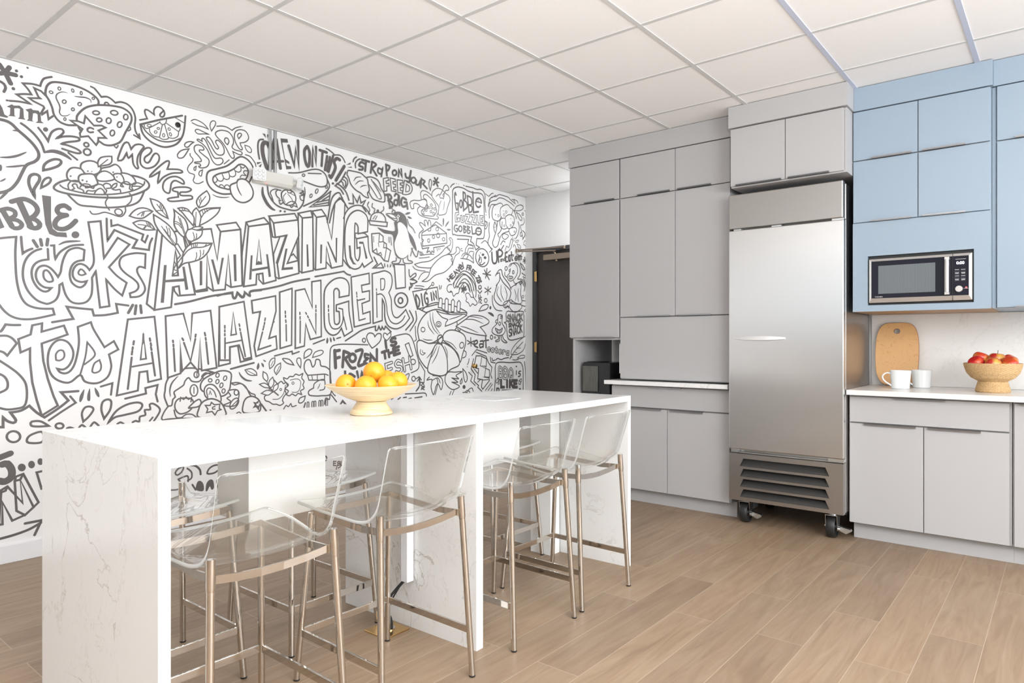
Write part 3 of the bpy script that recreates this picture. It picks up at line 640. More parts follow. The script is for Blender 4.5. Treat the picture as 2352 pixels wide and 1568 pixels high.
# ------------------------------------------------------------------ things on the right worktop
WT = 0.914
def board():
    bm = B(); N_ = 64; W_, Hh = 0.127, 0.208; pts = []
    for k in range(N_):
        a = 2*math.pi*k/N_; c, s = math.cos(a), math.sin(a); n_ = 4.4
        q = (abs(c)**n_+abs(s)**n_)**(-1/n_); y = Hh*q*s; x = W_*q*c*(1.0-0.10*(y/Hh)**2); pts.append((x, y))
    hole = [(-0.001+0.0195*math.cos(2*math.pi*k/N_), 0.150+0.0175*math.sin(2*math.pi*k/N_)) for k in range(N_)]
    th = 0.010
    A = [[bm.verts.new((p[0]*sc_, y, p[1]*sc_)) for p in pts] for y, sc_ in ((-th, 0.985), (-th*0.5, 1.0), (th*0.5, 1.0), (th, 0.985))]
    Hh_ = [[bm.verts.new((p[0], y, p[1])) for p in hole] for y in (-th, th)]
    for a, b in zip(A, A[1:]):
        for k in range(N_): bm.faces.new((a[k], a[(k+1) % N_], b[(k+1) % N_], b[k])).material_index = 1
    for k in range(N_): bm.faces.new((Hh_[0][k], Hh_[0][(k+1) % N_], Hh_[1][(k+1) % N_], Hh_[1][k])).material_index = 1
    for a, b in ((A[0], Hh_[0]), (A[3], Hh_[1])):
        def idx(x): return x
        off = 0
        for k in range(N_): bm.faces.new((a[k], a[(k+1) % N_], b[(k+1) % N_], b[k]))
    return bm
bo = obj('cutting_board', board(), ['board', 'board_edge'], smooth=35)
bo.location = (3.598, 5.072, WT+0.2092); bo.rotation_euler = (math.radians(-5.8), 0, 0)
tag(bo, 'rounded maple cutting board with a hole leaning on the splashback', 'cutting board')
def mug(x, y, r1, r0, h, lab, rz):
    bm = B(); lathe(bm, [(0, 0), (r0-0.004, 0), (r0, 0.003), (r0+(r1-r0)*0.25, h*0.35), (r1, h-0.001), (r1-0.0015, h), (r1-0.004, h-0.002), (r0-0.003, 0.008), (0, 0.006)], 56)
    o = obj('mug', bm, 'mug', None, (x, y, WT), smooth=40)
    hb_ = B(); pts = []
    for k in range(17):
        a = math.radians(68+200*k/16); pts.append((-(r0+r1)/2-0.014+0.030*math.cos(a)-(0.004 if k < 3 else 0), 0, h*0.52+0.034*math.sin(a)))
    pts = [(-r1+0.004, 0, h*0.83)]+[(-r1-0.010-0.0, 0, h*0.865), (-r1-0.026, 0, h*0.83), (-r1-0.038, 0, h*0.72), (-r1-0.040, 0, h*0.60), (-r1-0.034, 0, h*0.47), (-r1-0.020, 0, h*0.34), (-r0-0.008, 0, h*0.22), (-r0+0.002, 0, h*0.15)]
    tube(hb_, pts, [0.0050, 0.0047, 0.0045, 0.0045, 0.0045, 0.0045, 0.0047, 0.0050, 0.0060], 12); obj('handle', hb_, 'mug', o, smooth=60)
    o.rotation_euler = (0, 0, rz); tag(o, lab, 'mug')
mug(3.668, 4.775, 0.0585, 0.050, 0.113, 'white mug with its handle to the left, in front of the cutting board', 0.30)
mug(3.754, 4.955, 0.0575, 0.049, 0.112, 'white mug behind the other, nearer the apple basket, its handle hidden behind', 0.35)
# rush basket
KX, KY = 4.135, 4.775
t = thing('footed_basket', 'woven rush footed basket filled with red apples', 'basket', (KX, KY, WT))
def weave(prof, seg, ring_amp, name, close_in):
    bm = B(); rings = []
    pts = []
    for (r0, z0), (r1, z1) in zip(prof, prof[1:]):
        n_ = max(2, int(math.hypot(r1-r0, z1-z0)/0.0026))
        for k in range(n_): u = k/n_; pts.append((r0+(r1-r0)*u, z0+(z1-z0)*u))
    pts.append(prof[-1])
    for i, (r_, z_) in enumerate(pts):
        row = (i//2)
        ring = []
        for k in range(seg):
            a = 2*math.pi*k/seg; ph = a*seg/6+math.pi*(row % 2)
            rr = r_+ring_amp*math.cos(ph)*(1.0 if i % 2 else 0.25)
            ring.append(bm.verts.new((rr*math.cos(a), rr*math.sin(a), z_)))
        rings.append(ring)
    for a, b in zip(rings, rings[1:]):
        for k in range(seg): bm.faces.new((a[k], a[(k+1) % seg], b[(k+1) % seg], b[k]))
    if close_in: bm.faces.new(rings[-1]); bm.faces.new(rings[0][::-1])
    return bm
obj('basin', weave([(0.068, 0.062), (0.075, 0.066), (0.104, 0.083), (0.126, 0.110), (0.137, 0.142), (0.141, 0.163), (0.139, 0.167), (0.135, 0.166), (0.131, 0.142), (0.119, 0.113), (0.098, 0.092), (0.06, 0.082)], 180, 0.0023, 'b', True), 'rush', t, smooth=60)
obj('foot', weave([(0.080, 0.0), (0.085, 0.006), (0.082, 0.022), (0.074, 0.050), (0.070, 0.0625)], 150, 0.0023, 'f', True), 'rush', t, smooth=60)
ap = [(-0.085, -0.045, 0.170, 0.044, 'apple_a', 'deep red apple at the front left of the rush basket', (0.5, -0.5)),
      (-0.060, 0.036, 0.196, 0.043, 'apple_c', 'orange-red apple at the left rear of the rush basket', (0.3, 0.2)),
      (0.0, -0.072, 0.160, 0.045, 'apple_b', 'half yellow half red apple at the front middle of the rush basket', (0.6, 0.3)),
      (0.022, 0.020, 0.190, 0.046, 'apple_b', 'yellow and red apple with an upright stem in the middle of the rush basket', (-0.05, -0.1)),
      (0.084, -0.042, 0.168, 0.044, 'apple_c', 'orange-red apple at the front right of the rush basket', (0.5, 0.5)),
      (0.090, 0.046, 0.182, 0.041, 'apple_c', 'orange-red apple at the right rear of the rush basket, mostly hidden', (0.2, 0.5))]
ab = {}
for k, (r_, d_, z_, rad, m_, lab, rt) in enumerate(ap):
    rad -= 0.0025; r_ *= 0.95; d_ *= 0.95
    p = Vector((KX, KY, WT+z_))+Vector((0.98, 0.10, 0))*r_+Vector((-0.10, 0.98, 0))*d_
    bm = B(); prof = []
    for q in range(21):
        a = -math.pi/2+math.pi*q/20; c_ = math.cos(a); s_ = math.sin(a)
        rr = (1.0+0.06*s_)*c_; z = 0.92*s_-(0.20*max(0, s_)**7)+(0.16*max(0, -s_)**9)
        prof.append((rad*rr if 0 < q < 20 else 0.0, rad*z))
    pass
    lathe(bm, prof, 36); o = obj('apple', bm, m_, smooth=180); o.location = p; o.rotation_euler = (rt[0], rt[1], 1.3*k)
    if k == 3: sb = B(); tube(sb, [(0, 0, rad*0.66), (0.001, 0.001, rad*0.95), (0.003, 0.002, rad*1.18)], 0.0016, 8); obj('stem', sb, 'stem', o)
    tag(o, lab, 'apple', 'apples in the rush basket')

# ------------------------------------------------------------------ drinks machine in the niche
t = thing('drinks_machine', 'black countertop drinks machine with a smoked tank in the open niche', 'drinks machine')
b_ = B(); prism(b_, rrect(1.440, 1.700, 0.736, 1.042, 0.022), 4.60, 4.95, axis='y'); obj('body', b_, 'black_gloss', t, bevel=0.008)
obj('tank', bx(1.449, 1.592, 4.590, 4.5995, 0.81, 1.012), 'tank', t, bevel=0.003)
obj('spout', bx(1.53, 1.60, 4.575, 4.5995, 0.775, 0.80), 'black_matte', t, bevel=0.004)
obj('lid', bx(1.47, 1.60, 4.62, 4.75, 1.0425, 1.047), 'black_matte', t, bevel=0.003)

# ------------------------------------------------------------------ on the mural wall
t = thing('emergency_light', 'white twin-head emergency light fixed high on the mural wall', 'emergency light')
b_ = B(); prism(b_, [(0.012, 2.425), (0.060, 2.418), (0.066, 2.350), (0.050, 2.330), (0.012, 2.326)], 2.555, 2.855, axis='y') if False else None
b_ = B(); prism(b_, [(0.004, 2.428), (0.058, 2.420), (0.066, 2.352), (0.048, 2.328), (0.004, 2.326)], 0, 1)
for v_ in b_.verts: v_.co = Vector((v_.co.x, 2.560+0.295*v_.co.z, v_.co.y))
obj('housing', b_, 'plastic', t, bevel=0.005)
def head(cy, cz, rot):
    q = B(); prism(q, rrect(-0.047, 0.047, -0.045, 0.045, 0.014), 0.0, 0.030, axis='y'); 
    for v_ in q.verts:
        if v_.co.y < 0.01: v_.co.x *= 0.82; v_.co.z *= 0.82
    h_ = obj('lamp_head', q, 'fluor', t, bevel=0.003)
    l_ = B()
    for i in range(3):
        for j in range(3): lathe(l_, [(0.0135, 0.0305), (0.012, 0.036), (0.006, 0.0385), (0, 0.039)], 12, (-0.027+0.027*i, 0, -0.026+0.026*j), axis='y')
    obj('lens', l_, 'mug', h_, smooth=50)
    h_.location = (0.082, cy, cz); h_.rotation_euler = rot
head(2.560, 2.375, (math.radians(-6), 0, math.radians(-100))); head(2.872, 2.366, (math.radians(-8), 0, math.radians(-38)))
nk = B(); tube(nk, [(0.04, 2.566, 2.375), (0.088, 2.560, 2.375)], 0.016, 14); tube(nk, [(0.04, 2.850, 2.37), (0.09, 2.868, 2.366)], 0.016, 14); obj('neck', nk, 'plastic', t, smooth=40)
q = B(); lathe(q, [(0.003, 0), (0.003, -0.002), (0, -0.0022)], 10, (0.056, 2.640, 2.3285)); obj('indicator', q, 'red', t)
for y in (2.692, 2.735):
    c = B(); tube(c, [(0.014, y, 2.4285), (0.014, y, CEIL-0.006)], 0.0115, 16)
    tag(obj('conduit', c, 'conduit', smooth=50), 'left one of the two steel conduits between ceiling and emergency light' if y < 2.7 else 'right one of the two steel conduits between ceiling and emergency light', 'conduit')
q = B(); lathe(q, [(0.017, 0.0005), (0.017, 0.006), (0.013, 0.008), (0.012, 0.004), (0.004, 0.004), (0.004, 0.007), (0, 0.007)], 24, (0, 2.042, 2.609), axis='x')
tag(obj('wall_grommet', q, 'black_matte', smooth=40), 'small round dark wall fitting inside the drawn lemon slice', 'wall fitting')
q = B(); lathe(q, [(0.022, 0.0005), (0.022, 0.004), (0.014, 0.008), (0.012, 0.020), (0.020, 0.028), (0.021, 0.036), (0.012, 0.043), (0, 0.044)], 28, (0, 4.873, 0.972), axis='x')
tag(obj('door_stop', q, 'brass', smooth=40), 'small round brass door stop on the mural wall by the zigzag drawing', 'door stop')

# ------------------------------------------------------------------ mural painted on the left wall
# Drawn strokes: each section gives its origin and scale on the photograph, points are carried onto the wall plane x = 0.
# s smooth line, t tapering line, c smooth outline, l straight line, p straight outline, f / g filled smooth / straight,
# o ring, d dot, T lettering, U outlined lettering; W in front = filled with wall white; * marks a corner.
MURAL = r'''
@ 0 120 3.92
l 24 47,185 84,137
l 24 47,185 140,205
l 24 47,185 95,280
l 24 47,185 0,190
l 24 47,185 -5,110
d 148,168,16,13,30
d 193,220,16,13,30
d 120,328,18,14,30
d 248,140,12,8,30
s 14 0,262 35,285 50,320 35,355
Wc 12 410,350 425,300 470,270 560,275 660,297 760,335 840,385 885,435 875,490 800,600 720,650 640,657 590,650 530,620 485,560 470,500 440,430 412,385
l 11 410,390 370,350 308,322 345,400 362,415 262,412 300,440 390,485 398,500 372,545 378,560 425,530 437,602 475,575
l 10 60,433 72,434
s 11 88,437 180,445 275,465* 150,380* 215,376 283,380* 250,330 205,280* 290,285 362,304* 375,265 400,235 465,222
o 6 460,360,17,11,20
o 6 534,327,12,15,-30
o 6 655,345,10,16,-20
o 6 731,368,9,16,0
o 6 840,415,11,10,0
o 7 578,445,17,16,0
o 7 717,467,16,15,0
o 7 656,514,13,13,0
o 6 584,602,10,13,0
t 8 610,367 560,357 515,375 505,410 530,465 540,500 535,540 555,570 600,572 632,555
t 8 668,396 710,402 770,408 815,430 820,458
l 10 818,309 840,319
s 11 850,325 880,360 912,402* 960,400 1000,420 1038,455* 1090,448 1150,470 1195,520 1218,590 1213,660 1222,715 1255,770
l 10 1205,745 1260,778 1253,735
s 9 940,475 945,455 965,452 985,475
Wc 12 690,600 710,550 770,500 850,478 940,476 1030,485 1110,505 1170,550 1185,600 1170,650 1130,720 1095,790 1060,820 1000,838 940,832 890,800 800,760 720,700
Wp 11 635,615 700,620 755,640 768,575 845,660 915,660 950,678 885,705 955,772 885,770 882,810 865,835 795,755 725,762 718,730 742,690 690,655
s 11 840,690 810,678 788,690 790,710 812,722 838,718
o 9 865,545,30,17,5
o 9 1028,545,33,20,10
o 9 1132,583,20,25,0
o 9 893,609,24,18,0
o 9 978,616,22,25,0
o 9 1077,651,20,26,20
o 9 1011,727,20,26,15
s 8 1155,708 1175,695 1172,675
s 8 1030,845 1048,862 1063,840
g -10,450 20,500 40,560 78,582 60,590 -10,575
g 60,490 105,468 125,480 175,480 210,510 215,590 230,608 160,598 175,585 180,510 160,503 128,505 130,570 145,580 72,572 90,560 92,500
g 228,515 280,505 295,520 345,525 365,550 370,620 395,640 320,635 340,620 338,560 320,548 297,550 290,615 305,625 240,615 255,600 255,540
s 16 -5,603 60,620 110,650 160,700 230,760 300,830 345,900 345,950 310,985 240,1015 200,1080 160,1160 110,1220 60,1250 -5,1265
t 13 -5,945 80,945 160,930 240,898
t 11 50,1032 130,1028 240,1015
s 13 190,640 240,675 310,740 370,820 400,900
t 9 110,705 150,705 175,722
t 9 -5,1165 30,1150 52,1135
t 13 -5,1325 40,1280 75,1252
d 5,1040,14,30,0
s 12 345,680 400,750 432,800* 445,760 470,715 520,690 560,695 572,720 545,750 510,775 560,760 640,757 705,770 715,790 690,800 600,810 555,825 600,835 680,865 720,890 725,905 700,910 640,895 560,868
d 410,695,24,20,20
t 22 395,902 470,890 540,905 600,935 645,970
l 11 615,905 695,968
c 14 390,1062* 395,1020 430,985 490,963 540,970 550,995 520,1025 450,1050
c 16 312,1302* 275,1230 258,1170 270,1115 310,1097 350,1112 355,1150 325,1200 305,1240
c 12 370,1220* 380,1175 405,1140 440,1128 458,1145 445,1175 410,1200
o 10 777,832,22,18,20
o 11 785,898,33,28,20
l 12 1262,650 1440,607 1640,570
s 12 1264,650 1285,730 1350,800 1440,845 1510,852 1590,825 1640,760 1660,680 1669,575
s 9 1280,662 1320,720 1400,780 1480,805 1560,800 1625,775
s 6 1298,655 1305,680 1340,682 1440,630
s 6 1345,690 1350,720 1385,755 1435,765* 1462,650
s 6 1438,770 1470,785 1510,780 1516,770* 1480,645
s 6 1516,767 1560,775 1600,755 1608,715* 1500,640
s 6 1608,715 1622,690 1618,650
s 6 1438,625 1450,645 1475,650 1495,630 1498,600
l 6 1580,590 1655,635
o 5 1343,660,18,11,0
o 5 1425,686,12,9,0
o 5 1401,718,12,12,0
o 5 1473,747,10,16,0
o 5 1522,692,9,13,-30
o 5 1534,739,9,16,-20
s 10 1258,610 1325,598* 1305,550 1305,520 1330,520 1388,562* 1385,520 1410,492 1450,500 1480,540 1475,575 1450,582 1440,560 1475,525
c 11 1060,960 1100,850 1125,815 1155,815 1180,872* 1215,835 1265,830 1295,850 1270,885 1240,940 1235,1000 1245,1040 1228,1045 1200,1005 1190,920* 1155,952 1140,905* 1105,965 1075,975
c 11 1262,990 1270,910 1310,865 1350,862 1365,885 1345,915 1305,945 1300,975 1320,995 1345,985 1380,925 1405,910 1430,930 1430,975 1390,1025 1330,1045 1285,1030
c 11 1350,1110 1420,1040 1490,985 1520,980 1522,1005 1505,1052* 1600,1055 1640,1070 1630,1085 1545,1090 1470,1125 1430,1170 1420,1165 1437,1075* 1365,1118
c 11 1465,1210 1480,1160 1530,1125 1590,1120 1640,1145 1658,1175 1645,1185 1580,1155 1545,1175 1535,1220 1525,1265 1500,1265 1475,1245
c 11 1555,1245 1560,1225 1600,1215 1680,1215 1718,1230 1715,1245 1680,1258 1625,1260 1620,1280 1640,1290 1720,1292 1732,1310 1720,1322 1640,1335 1545,1342 1512,1330 1520,1315 1605,1302* 1600,1258*
s 12 640,1142 540,1168 485,1210 510,1245 620,1275 800,1300 960,1308 1100,1305 1230,1275 1320,1235 1343,1195 1310,1150 1240,1120 1170,1108
s 9 540,1195 570,1220 650,1245 800,1275 960,1280 1120,1265 1240,1230 1295,1190 1300,1165
s 11 610,1280 660,1330 720,1375 830,1388 960,1398 1100,1390 1200,1370 1260,1330 1300,1245
s 8 965,1285 970,1310 950,1345 955,1380 985,1420
s 8 1165,1270 1185,1300 1175,1345 1130,1390 1130,1430 1105,1470 1070,1478 1000,1455 940,1440 880,1455 830,1455 810,1430
o 8 1067,1438,35,27,20
Wc 10 985,1030 1040,1010 1085,1050 1090,1110 1050,1120 900,1100 905,1050
Wc 10 610,1140 602,1090 635,1045 690,1040 745,1060 760,1110 720,1160 650,1160
Wc 10 1085,1095 1130,1090 1180,1110 1215,1150 1215,1185 1120,1180
Wc 9 1020,1105 1050,1092 1090,1100 1115,1150 1100,1180 1040,1150
Wc 9 865,1120 900,1080 950,1070 1000,1095 1030,1140 960,1160 885,1155
Wc 10 725,1040 735,1000 790,978 850,985 895,1020 908,1055 880,1090 820,1105 770,1095 740,1060
Wc 10 705,1140 720,1105 770,1095 840,1100 870,1150 875,1190 800,1210 730,1190
Wc 9 885,1030* 880,990 905,950 960,938 1005,938* 1005,985 980,1010 930,1020
l 6 890,1028 970,965
d 790,1070,9,7,0
d 825,1073,6,5,0
d 635,1115,9,8,0
d 742,1152,10,9,0
d 780,1163,9,8,0
d 1018,1080,9,7,0
d 1052,1123,7,6,0
s 8 620,1235 612,1195 640,1160 690,1155 730,1180 735,1200
s 8 650,1235 670,1225 650,1200 665,1185 690,1190 700,1220 730,1232 750,1245 755,1270
s 8 720,1215 740,1190 775,1185 810,1195 805,1215 770,1220 775,1205 800,1210 840,1225 850,1200 880,1188 920,1195 945,1230 960,1245 945,1275
s 8 850,1270 870,1240 905,1225 935,1250 940,1275
s 8 925,1200 950,1180 990,1190 1000,1220 960,1225
s 8 1000,1220 1020,1190 1050,1180 1045,1210 1010,1230 1040,1240 1080,1235 1085,1260
s 8 1095,1190 1110,1210 1085,1205 1100,1175 1140,1165 1170,1185 1165,1230 1190,1240
s 8 1190,1200 1200,1180 1240,1175 1280,1190
s 8 1195,1235 1185,1210 1220,1205 1270,1210
s 8 775,1265 790,1245 830,1250 855,1245
@ 0 0 1
g 96,448 117,451 117,505 121,525 132,533 152,534 154,545 128,543 113,537 104,515
l 32 43,460 71,521
s 25 26,463 55,457 78,468 86,483 78,496 66,503
s 25 60,501 80,504 91,514 88,522 78,524 67,520
l 27 6,484 27,519
s 22 0,483 18,479 33,485 34,495 22,502
s 22 20,503 40,506 50,515 45,523 33,524 25,519
g -2,495 10,522 -2,526
s 26 159,479 148,472 135,475 131,484 138,492 153,494
s 26 153,494 135,500 126,512 130,523 145,526 160,520 174,507
d 173,539,9,8,0
@ 400 250 6.533
s 7 255,180 310,158 400,195 460,240 512,305* 430,270 350,248 270,208
c 7 522,382* 460,375 360,375 318,340 325,312 360,308 430,340
c 7 560,332* 538,260 550,200 585,178 620,195 615,245
s 8 640,260 720,258 790,275 868,322* 920,285 1000,265
d 1018,264,8,7,0
c 8 905,440 908,370 940,325 1000,312 1070,335 1112,400 1110,460 1060,500 990,510* 1000,550 1022,590 1015,615 985,605 950,560 920,500
c 8 950,405 965,370 1000,368 1010,395 970,447*
c 8 625,395 620,360 660,330 730,322 820,350 880,430 890,510 868,570 905,610 1000,640 1020,665 1005,688 960,680 880,640* 900,700 898,735 870,740 830,690 780,590 720,500 660,440
c 8 755,480 765,440 800,440 822,490 800,537* 775,515
c 8 485,450 490,425 520,425 560,470 600,550 630,595 655,600 665,575 625,510 625,480 655,470 710,520 748,600 745,670 700,695 640,680 590,620 540,530
c 8 345,470 365,455 420,487* 415,450 440,442 480,490 530,600 580,700 620,742 700,738 730,765 730,800 690,835 630,835 575,780 530,680 490,600 430,530
c 8 300,600 310,555 360,540 420,560 448,600 430,620 385,615 380,640 450,700 510,750 525,800 500,860 440,885 380,880 370,860 395,855 385,825 315,815 310,800 350,795 400,790 405,760 360,700 315,650
c 8 292,500* 240,490 180,505 155,540 170,570 210,572 250,530
c 8 222,600* 150,610 90,635 48,690 65,735 120,735 160,700
c 7 330,862* 300,880 298,915 320,920
c 7 425,915* 380,940 370,985 400,1010 412,990
c 7 1060,545* 1130,570 1160,620 1150,655 1110,645 1075,600
s 7 240,670 240,700 280,750 275,790 220,850 200,910 230,960 300,985 300,1030 285,1070 310,1110 370,1120 435,1090
s 12 1190,895 1160,830 1100,760 1020,718 950,735 870,800 780,860 640,900 540,925 495,970 488,1060 520,1150 600,1230 720,1275 840,1275
l 11 1165,1020 1125,1105
c 11 580,1060 600,1010 680,970 800,945 900,895 975,835 1050,845 1100,900 1110,960 1070,1055 940,1100 840,1200 760,1195 660,1165 600,1110
s 7 610,1005 640,1040 640,1090 600,1105
s 7 640,1040 670,1080 720,1080 740,1035 720,980
s 7 740,1035 780,1060 825,1045 830,1000 815,945
s 7 830,1000 870,1020 915,1000 920,950 900,905
s 7 920,930 960,950 1000,930 1000,880 985,840
s 7 1005,870 1030,890 1055,870
s 7 1095,930 1050,930 1045,965 1080,1000
s 7 1070,1000 1010,995 990,1030
s 7 675,1165 690,1140 720,1140 750,1170 755,1195
s 7 755,1190 765,1150 800,1140 830,1165
Wc 11 840,1200 850,1140 940,1100 955,1065 1020,1050 1090,1075 1150,1150 1185,1240 1170,1330 1100,1390 1020,1405 930,1370 865,1290
t 10 945,1100 945,1160 975,1240 1015,1305
t 8 570,1280 640,1315 740,1330 830,1322
s 8 1070,688 1140,715 1200,790 1220,830 1230,890
l 7 750,825 825,765
@ 0 500 3.92
s 12 0,185 60,178 145,172* 138,300 140,420 150,560 180,690 230,770 300,805 380,818 475,818* 490,870* 380,895 280,912 180,910 100,885 40,840 -5,785
s 13 190,172 195,240 205,320* 245,295 290,278
l 17 300,205 335,260
l 17 365,195 375,248
l 17 430,192 422,246
s 12 458,250 487,248* 490,320 498,372* 530,320 580,280 650,250 748,243
t 13 525,245 580,220 640,212 728,210
s 12 430,280* 435,375* 370,385 320,410 290,455 285,510 300,570 340,630 390,662 430,660 462,632* 400,625 350,590 325,540 325,490 350,445 400,430 450,450 495,495 522,532* 545,490 555,430 575,360 610,300 660,275 710,272 760,290* 752,382* 700,390 660,415 635,460 628,520 645,580 690,618 730,625 765,600 780,570* 730,578 680,560 655,520 660,465 690,425 730,415 775,435 805,470* 835,430 845,370 830,250 795,40* 905,30* 935,365* 1060,180* 1165,240* 980,445* 1050,520 1140,585* 1100,700* 1030,640 955,555* 970,680 985,795* 900,808* 880,640 862,480* 828,540* 830,620 820,700 780,755 710,772 640,755 590,690 560,590* 535,605* 530,680 500,740 440,772 400,770 330,740 260,670 220,590 205,510 215,420 250,350 310,300 370,280*
c 11 390,515 395,480 420,472 450,500 475,550 470,572 430,575 400,550
c 10 705,490 725,463 750,475 772,505* 740,517 712,510
c 12 1310,325* 1305,452* 1260,440 1235,460 1240,500 1275,560 1300,610 1305,650 1280,690 1240,710 1175,715* 1168,680* 1220,660 1245,630 1240,590 1200,550 1130,500 1085,450 1075,400 1095,355 1150,330 1230,318
s 13 960,8 962,100 968,205* 1030,110* 1235,200* 1195,270* 1340,290* 1350,230 1370,185
s 12 1000,20 1003,75* 1060,62* 1290,150* 1275,200* 1305,222* 1330,160
s 13 470,940 560,925 660,910* 600,800* 720,815 830,825* 845,880* 950,875 1060,855* 1045,775* 1155,790
l 17 1195,785 1155,855
l 17 1225,790 1215,865
l 17 1265,790 1272,855
s 13 180,965 110,965 50,960* 10,1020 -10,1020
s 12 -5,1062 60,1062 110,1085 150,1130* 65,1240* 30,1210 -5,1200
s 12 -5,1285 80,1340 160,1400 220,1470 240,1540 238,1640 210,1700 130,1720 60,1725 -10,1710
s 12 -5,1405 40,1430 68,1480 60,1540 -5,1575
p 12 165,1092 275,1050 290,968 378,950 375,1025 575,970 608,1050 375,1132 390,1290 430,1450 480,1600 520,1690 375,1780 330,1640 290,1480 270,1300 270,1175 185,1212
Wc 12 430,1300 440,1200 480,1130 540,1098 610,1120 655,1190 655,1260 620,1330 570,1365 515,1358* 540,1390 590,1400 640,1370 680,1290 710,1130 700,982* 818,940* 840,1000 900,1100 940,1165* 1025,1110* 1065,1185* 980,1230* 995,1290 1000,1350 970,1430 900,1480 830,1490 760,1470 722,1415 640,1475 580,1482 500,1450 450,1390
c 10 505,1280* 502,1230 530,1195 565,1195 580,1230 570,1265 535,1285
s 10 720,1415 740,1350 770,1240 785,1120* 855,1230 760,1320
c 10 830,1370 850,1310 895,1280* 910,1330 900,1375 860,1395 835,1390
Wp 12 1150,915 1390,890 1450,1450 1335,1478 1325,1380 1255,1390 1240,1555 1050,1600
p 11 1290,1040 1265,1275 1315,1268
g 1282,1040 1298,1040 1300,1120 1276,1160
l 13 1205,1110 1200,1140
l 13 1195,1165 1192,1185
l 13 1190,1200 1186,1230
l 13 1185,1258 1150,1540
l 13 1348,1085 1352,1108
l 13 1356,1128 1360,1150
l 13 1358,1165 1364,1190
l 13 1365,1210 1395,1420
l 11 1190,1340 1370,1308
Wp 12 1490,885 1650,862 1715,1105 1730,860 1895,835 1950,1350 1815,1375 1800,1090 1785,1380 1715,1300 1640,1380 1620,1100 1625,1400 1510,1440
l 13 1556,1105 1558,1120
l 13 1560,1140 1562,1158
l 13 1563,1175 1575,1380
l 13 1640,1085 1650,1102
l 13 1655,1125 1715,1290 1758,1090
l 13 1762,1050 1758,1072
l 13 1842,1035 1848,1060
l 13 1850,1080 1853,1100
l 13 1855,1118 1875,1315
Wp 12 1975,800 2195,755 2265,1270 2165,1298 2140,1150 2070,1165 2070,1310 1968,1335
p 11 2095,860 2075,1055 2125,1050
l 13 2022,968 2022,990
l 13 2022,1010 2022,1027
l 13 2022,1045 2022,1062
l 13 2024,1085 2024,1280
l 13 2150,957 2153,975
l 13 2156,993 2158,1015
l 13 2165,1035 2203,1250
l 11 2030,1135 2170,1105
s 14 1575,778 1700,755 1900,705 2088,678* 2100,712 2118,722 2135,675* 2180,718 2205,672* 2245,702 2255,665 2352,652
l 13 2080,1360 2285,1305
@ 0 500 3.92
l 12 1415,110 1320,775 1390,830
Wp 12 1460,150 1390,830 1540,805 1555,625 1610,615 1620,700 1755,690 1700,410 1640,110
p 10 1580,300 1552,520 1600,518
g 1475,425 1500,425 1475,765 1445,765
g 1488,560 1662,545 1660,572 1485,582
g 1640,440 1662,440 1695,645 1668,650
l 11 1565,630 1570,660 1605,703
Wp 12 1700,410 1755,660 1860,640 1863,330 1920,655 2025,645 2055,330 2080,625 2180,610 2165,105 1985,125 1955,380 1900,100 1720,110
l 11 1985,125 1950,65 2125,42 2165,105
l 11 1755,660 1770,668 1865,655 1865,640
l 11 1870,625 1920,660
l 11 2035,600 2080,626
g 1797,388 1820,388 1820,605 1797,610
g 1898,375 1920,375 1965,545 1995,360 2015,360 1972,600 1958,600
g 2100,330 2125,330 2130,570 2108,572
l 11 2165,105 2180,330
@ 290 420 7.126
Wc 9 50,540* 110,470 190,420 280,410 360,430 430,465* 360,520 270,575 160,575
s 6 180,525 250,480 330,460 420,462
l 6 270,488 245,545
l 6 290,480 275,540
Wc 9 110,655* 180,625 260,615 360,640 420,690 468,765* 380,770 280,762 180,720
s 6 190,680 290,690 380,720 455,760
l 6 318,700 275,752
l 6 330,700 290,755
l 6 325,645 350,700
l 6 355,650 375,712
l 6 380,665 400,722
Wc 9 392,258* 500,290 580,350 640,450 682,580* 580,530 490,460 430,370
s 6 500,350 560,430 620,500 675,565
s 6 485,465 530,450 600,460
l 6 555,350 545,410
l 6 580,360 565,430
l 6 605,390 590,460
Wc 9 1315,130* 1230,190 1165,260 1150,330 1185,405* 1290,370 1355,290 1360,210
s 6 1185,400 1230,310 1300,220
l 6 1215,240 1225,300
l 6 1190,265 1205,330
Wc 9 1145,410* 1085,480 1095,620 1150,730 1200,690 1220,570 1195,480
l 6 1140,480 1130,720
Wc 9 1535,405* 1400,410 1290,425 1200,470 1220,560 1195,700* 1330,630 1450,540 1510,470
s 7 1225,570 1280,490 1380,430 1530,415
l 6 1240,455 1260,510
l 6 1280,440 1290,490
l 6 1310,430 1330,470
Wc 9 845,415* 920,405 1000,430 1040,475 1100,550 1110,620 1095,700* 1000,590 920,490
s 7 870,455 950,450 1030,470
l 6 910,415 935,460
l 6 945,415 965,460
Wc 10 778,440* 790,530 780,640 800,730 880,840 960,890 1000,800 1000,700 960,600 900,540
l 6 850,550 960,880
l 6 880,580 975,870
s 6 795,630 850,650 900,700
s 6 800,665 850,680 905,740
Wc 10 445,520* 460,640 520,760 620,880 760,1010 810,1010 820,920 790,820 700,700 560,590
l 6 575,710 800,1040
l 6 620,760 830,1040
s 6 650,710 670,760 680,820
s 6 695,740 715,800 715,880
Wc 9 1000,770* 1080,750 1160,775 1245,770* 1230,850 1170,910 1060,960* 1000,930 970,850
Wc 8 1070,745 1150,715 1250,728 1160,770
s 6 1090,810 1110,880 1105,930
s 6 1145,830 1150,880 1135,910
Wp 9 805,1005 840,1000 935,1150 920,1200 830,1320 830,1250 885,1190 790,1030
Wp 9 950,880 985,900 1030,1000 1045,960 1060,980 1010,1040
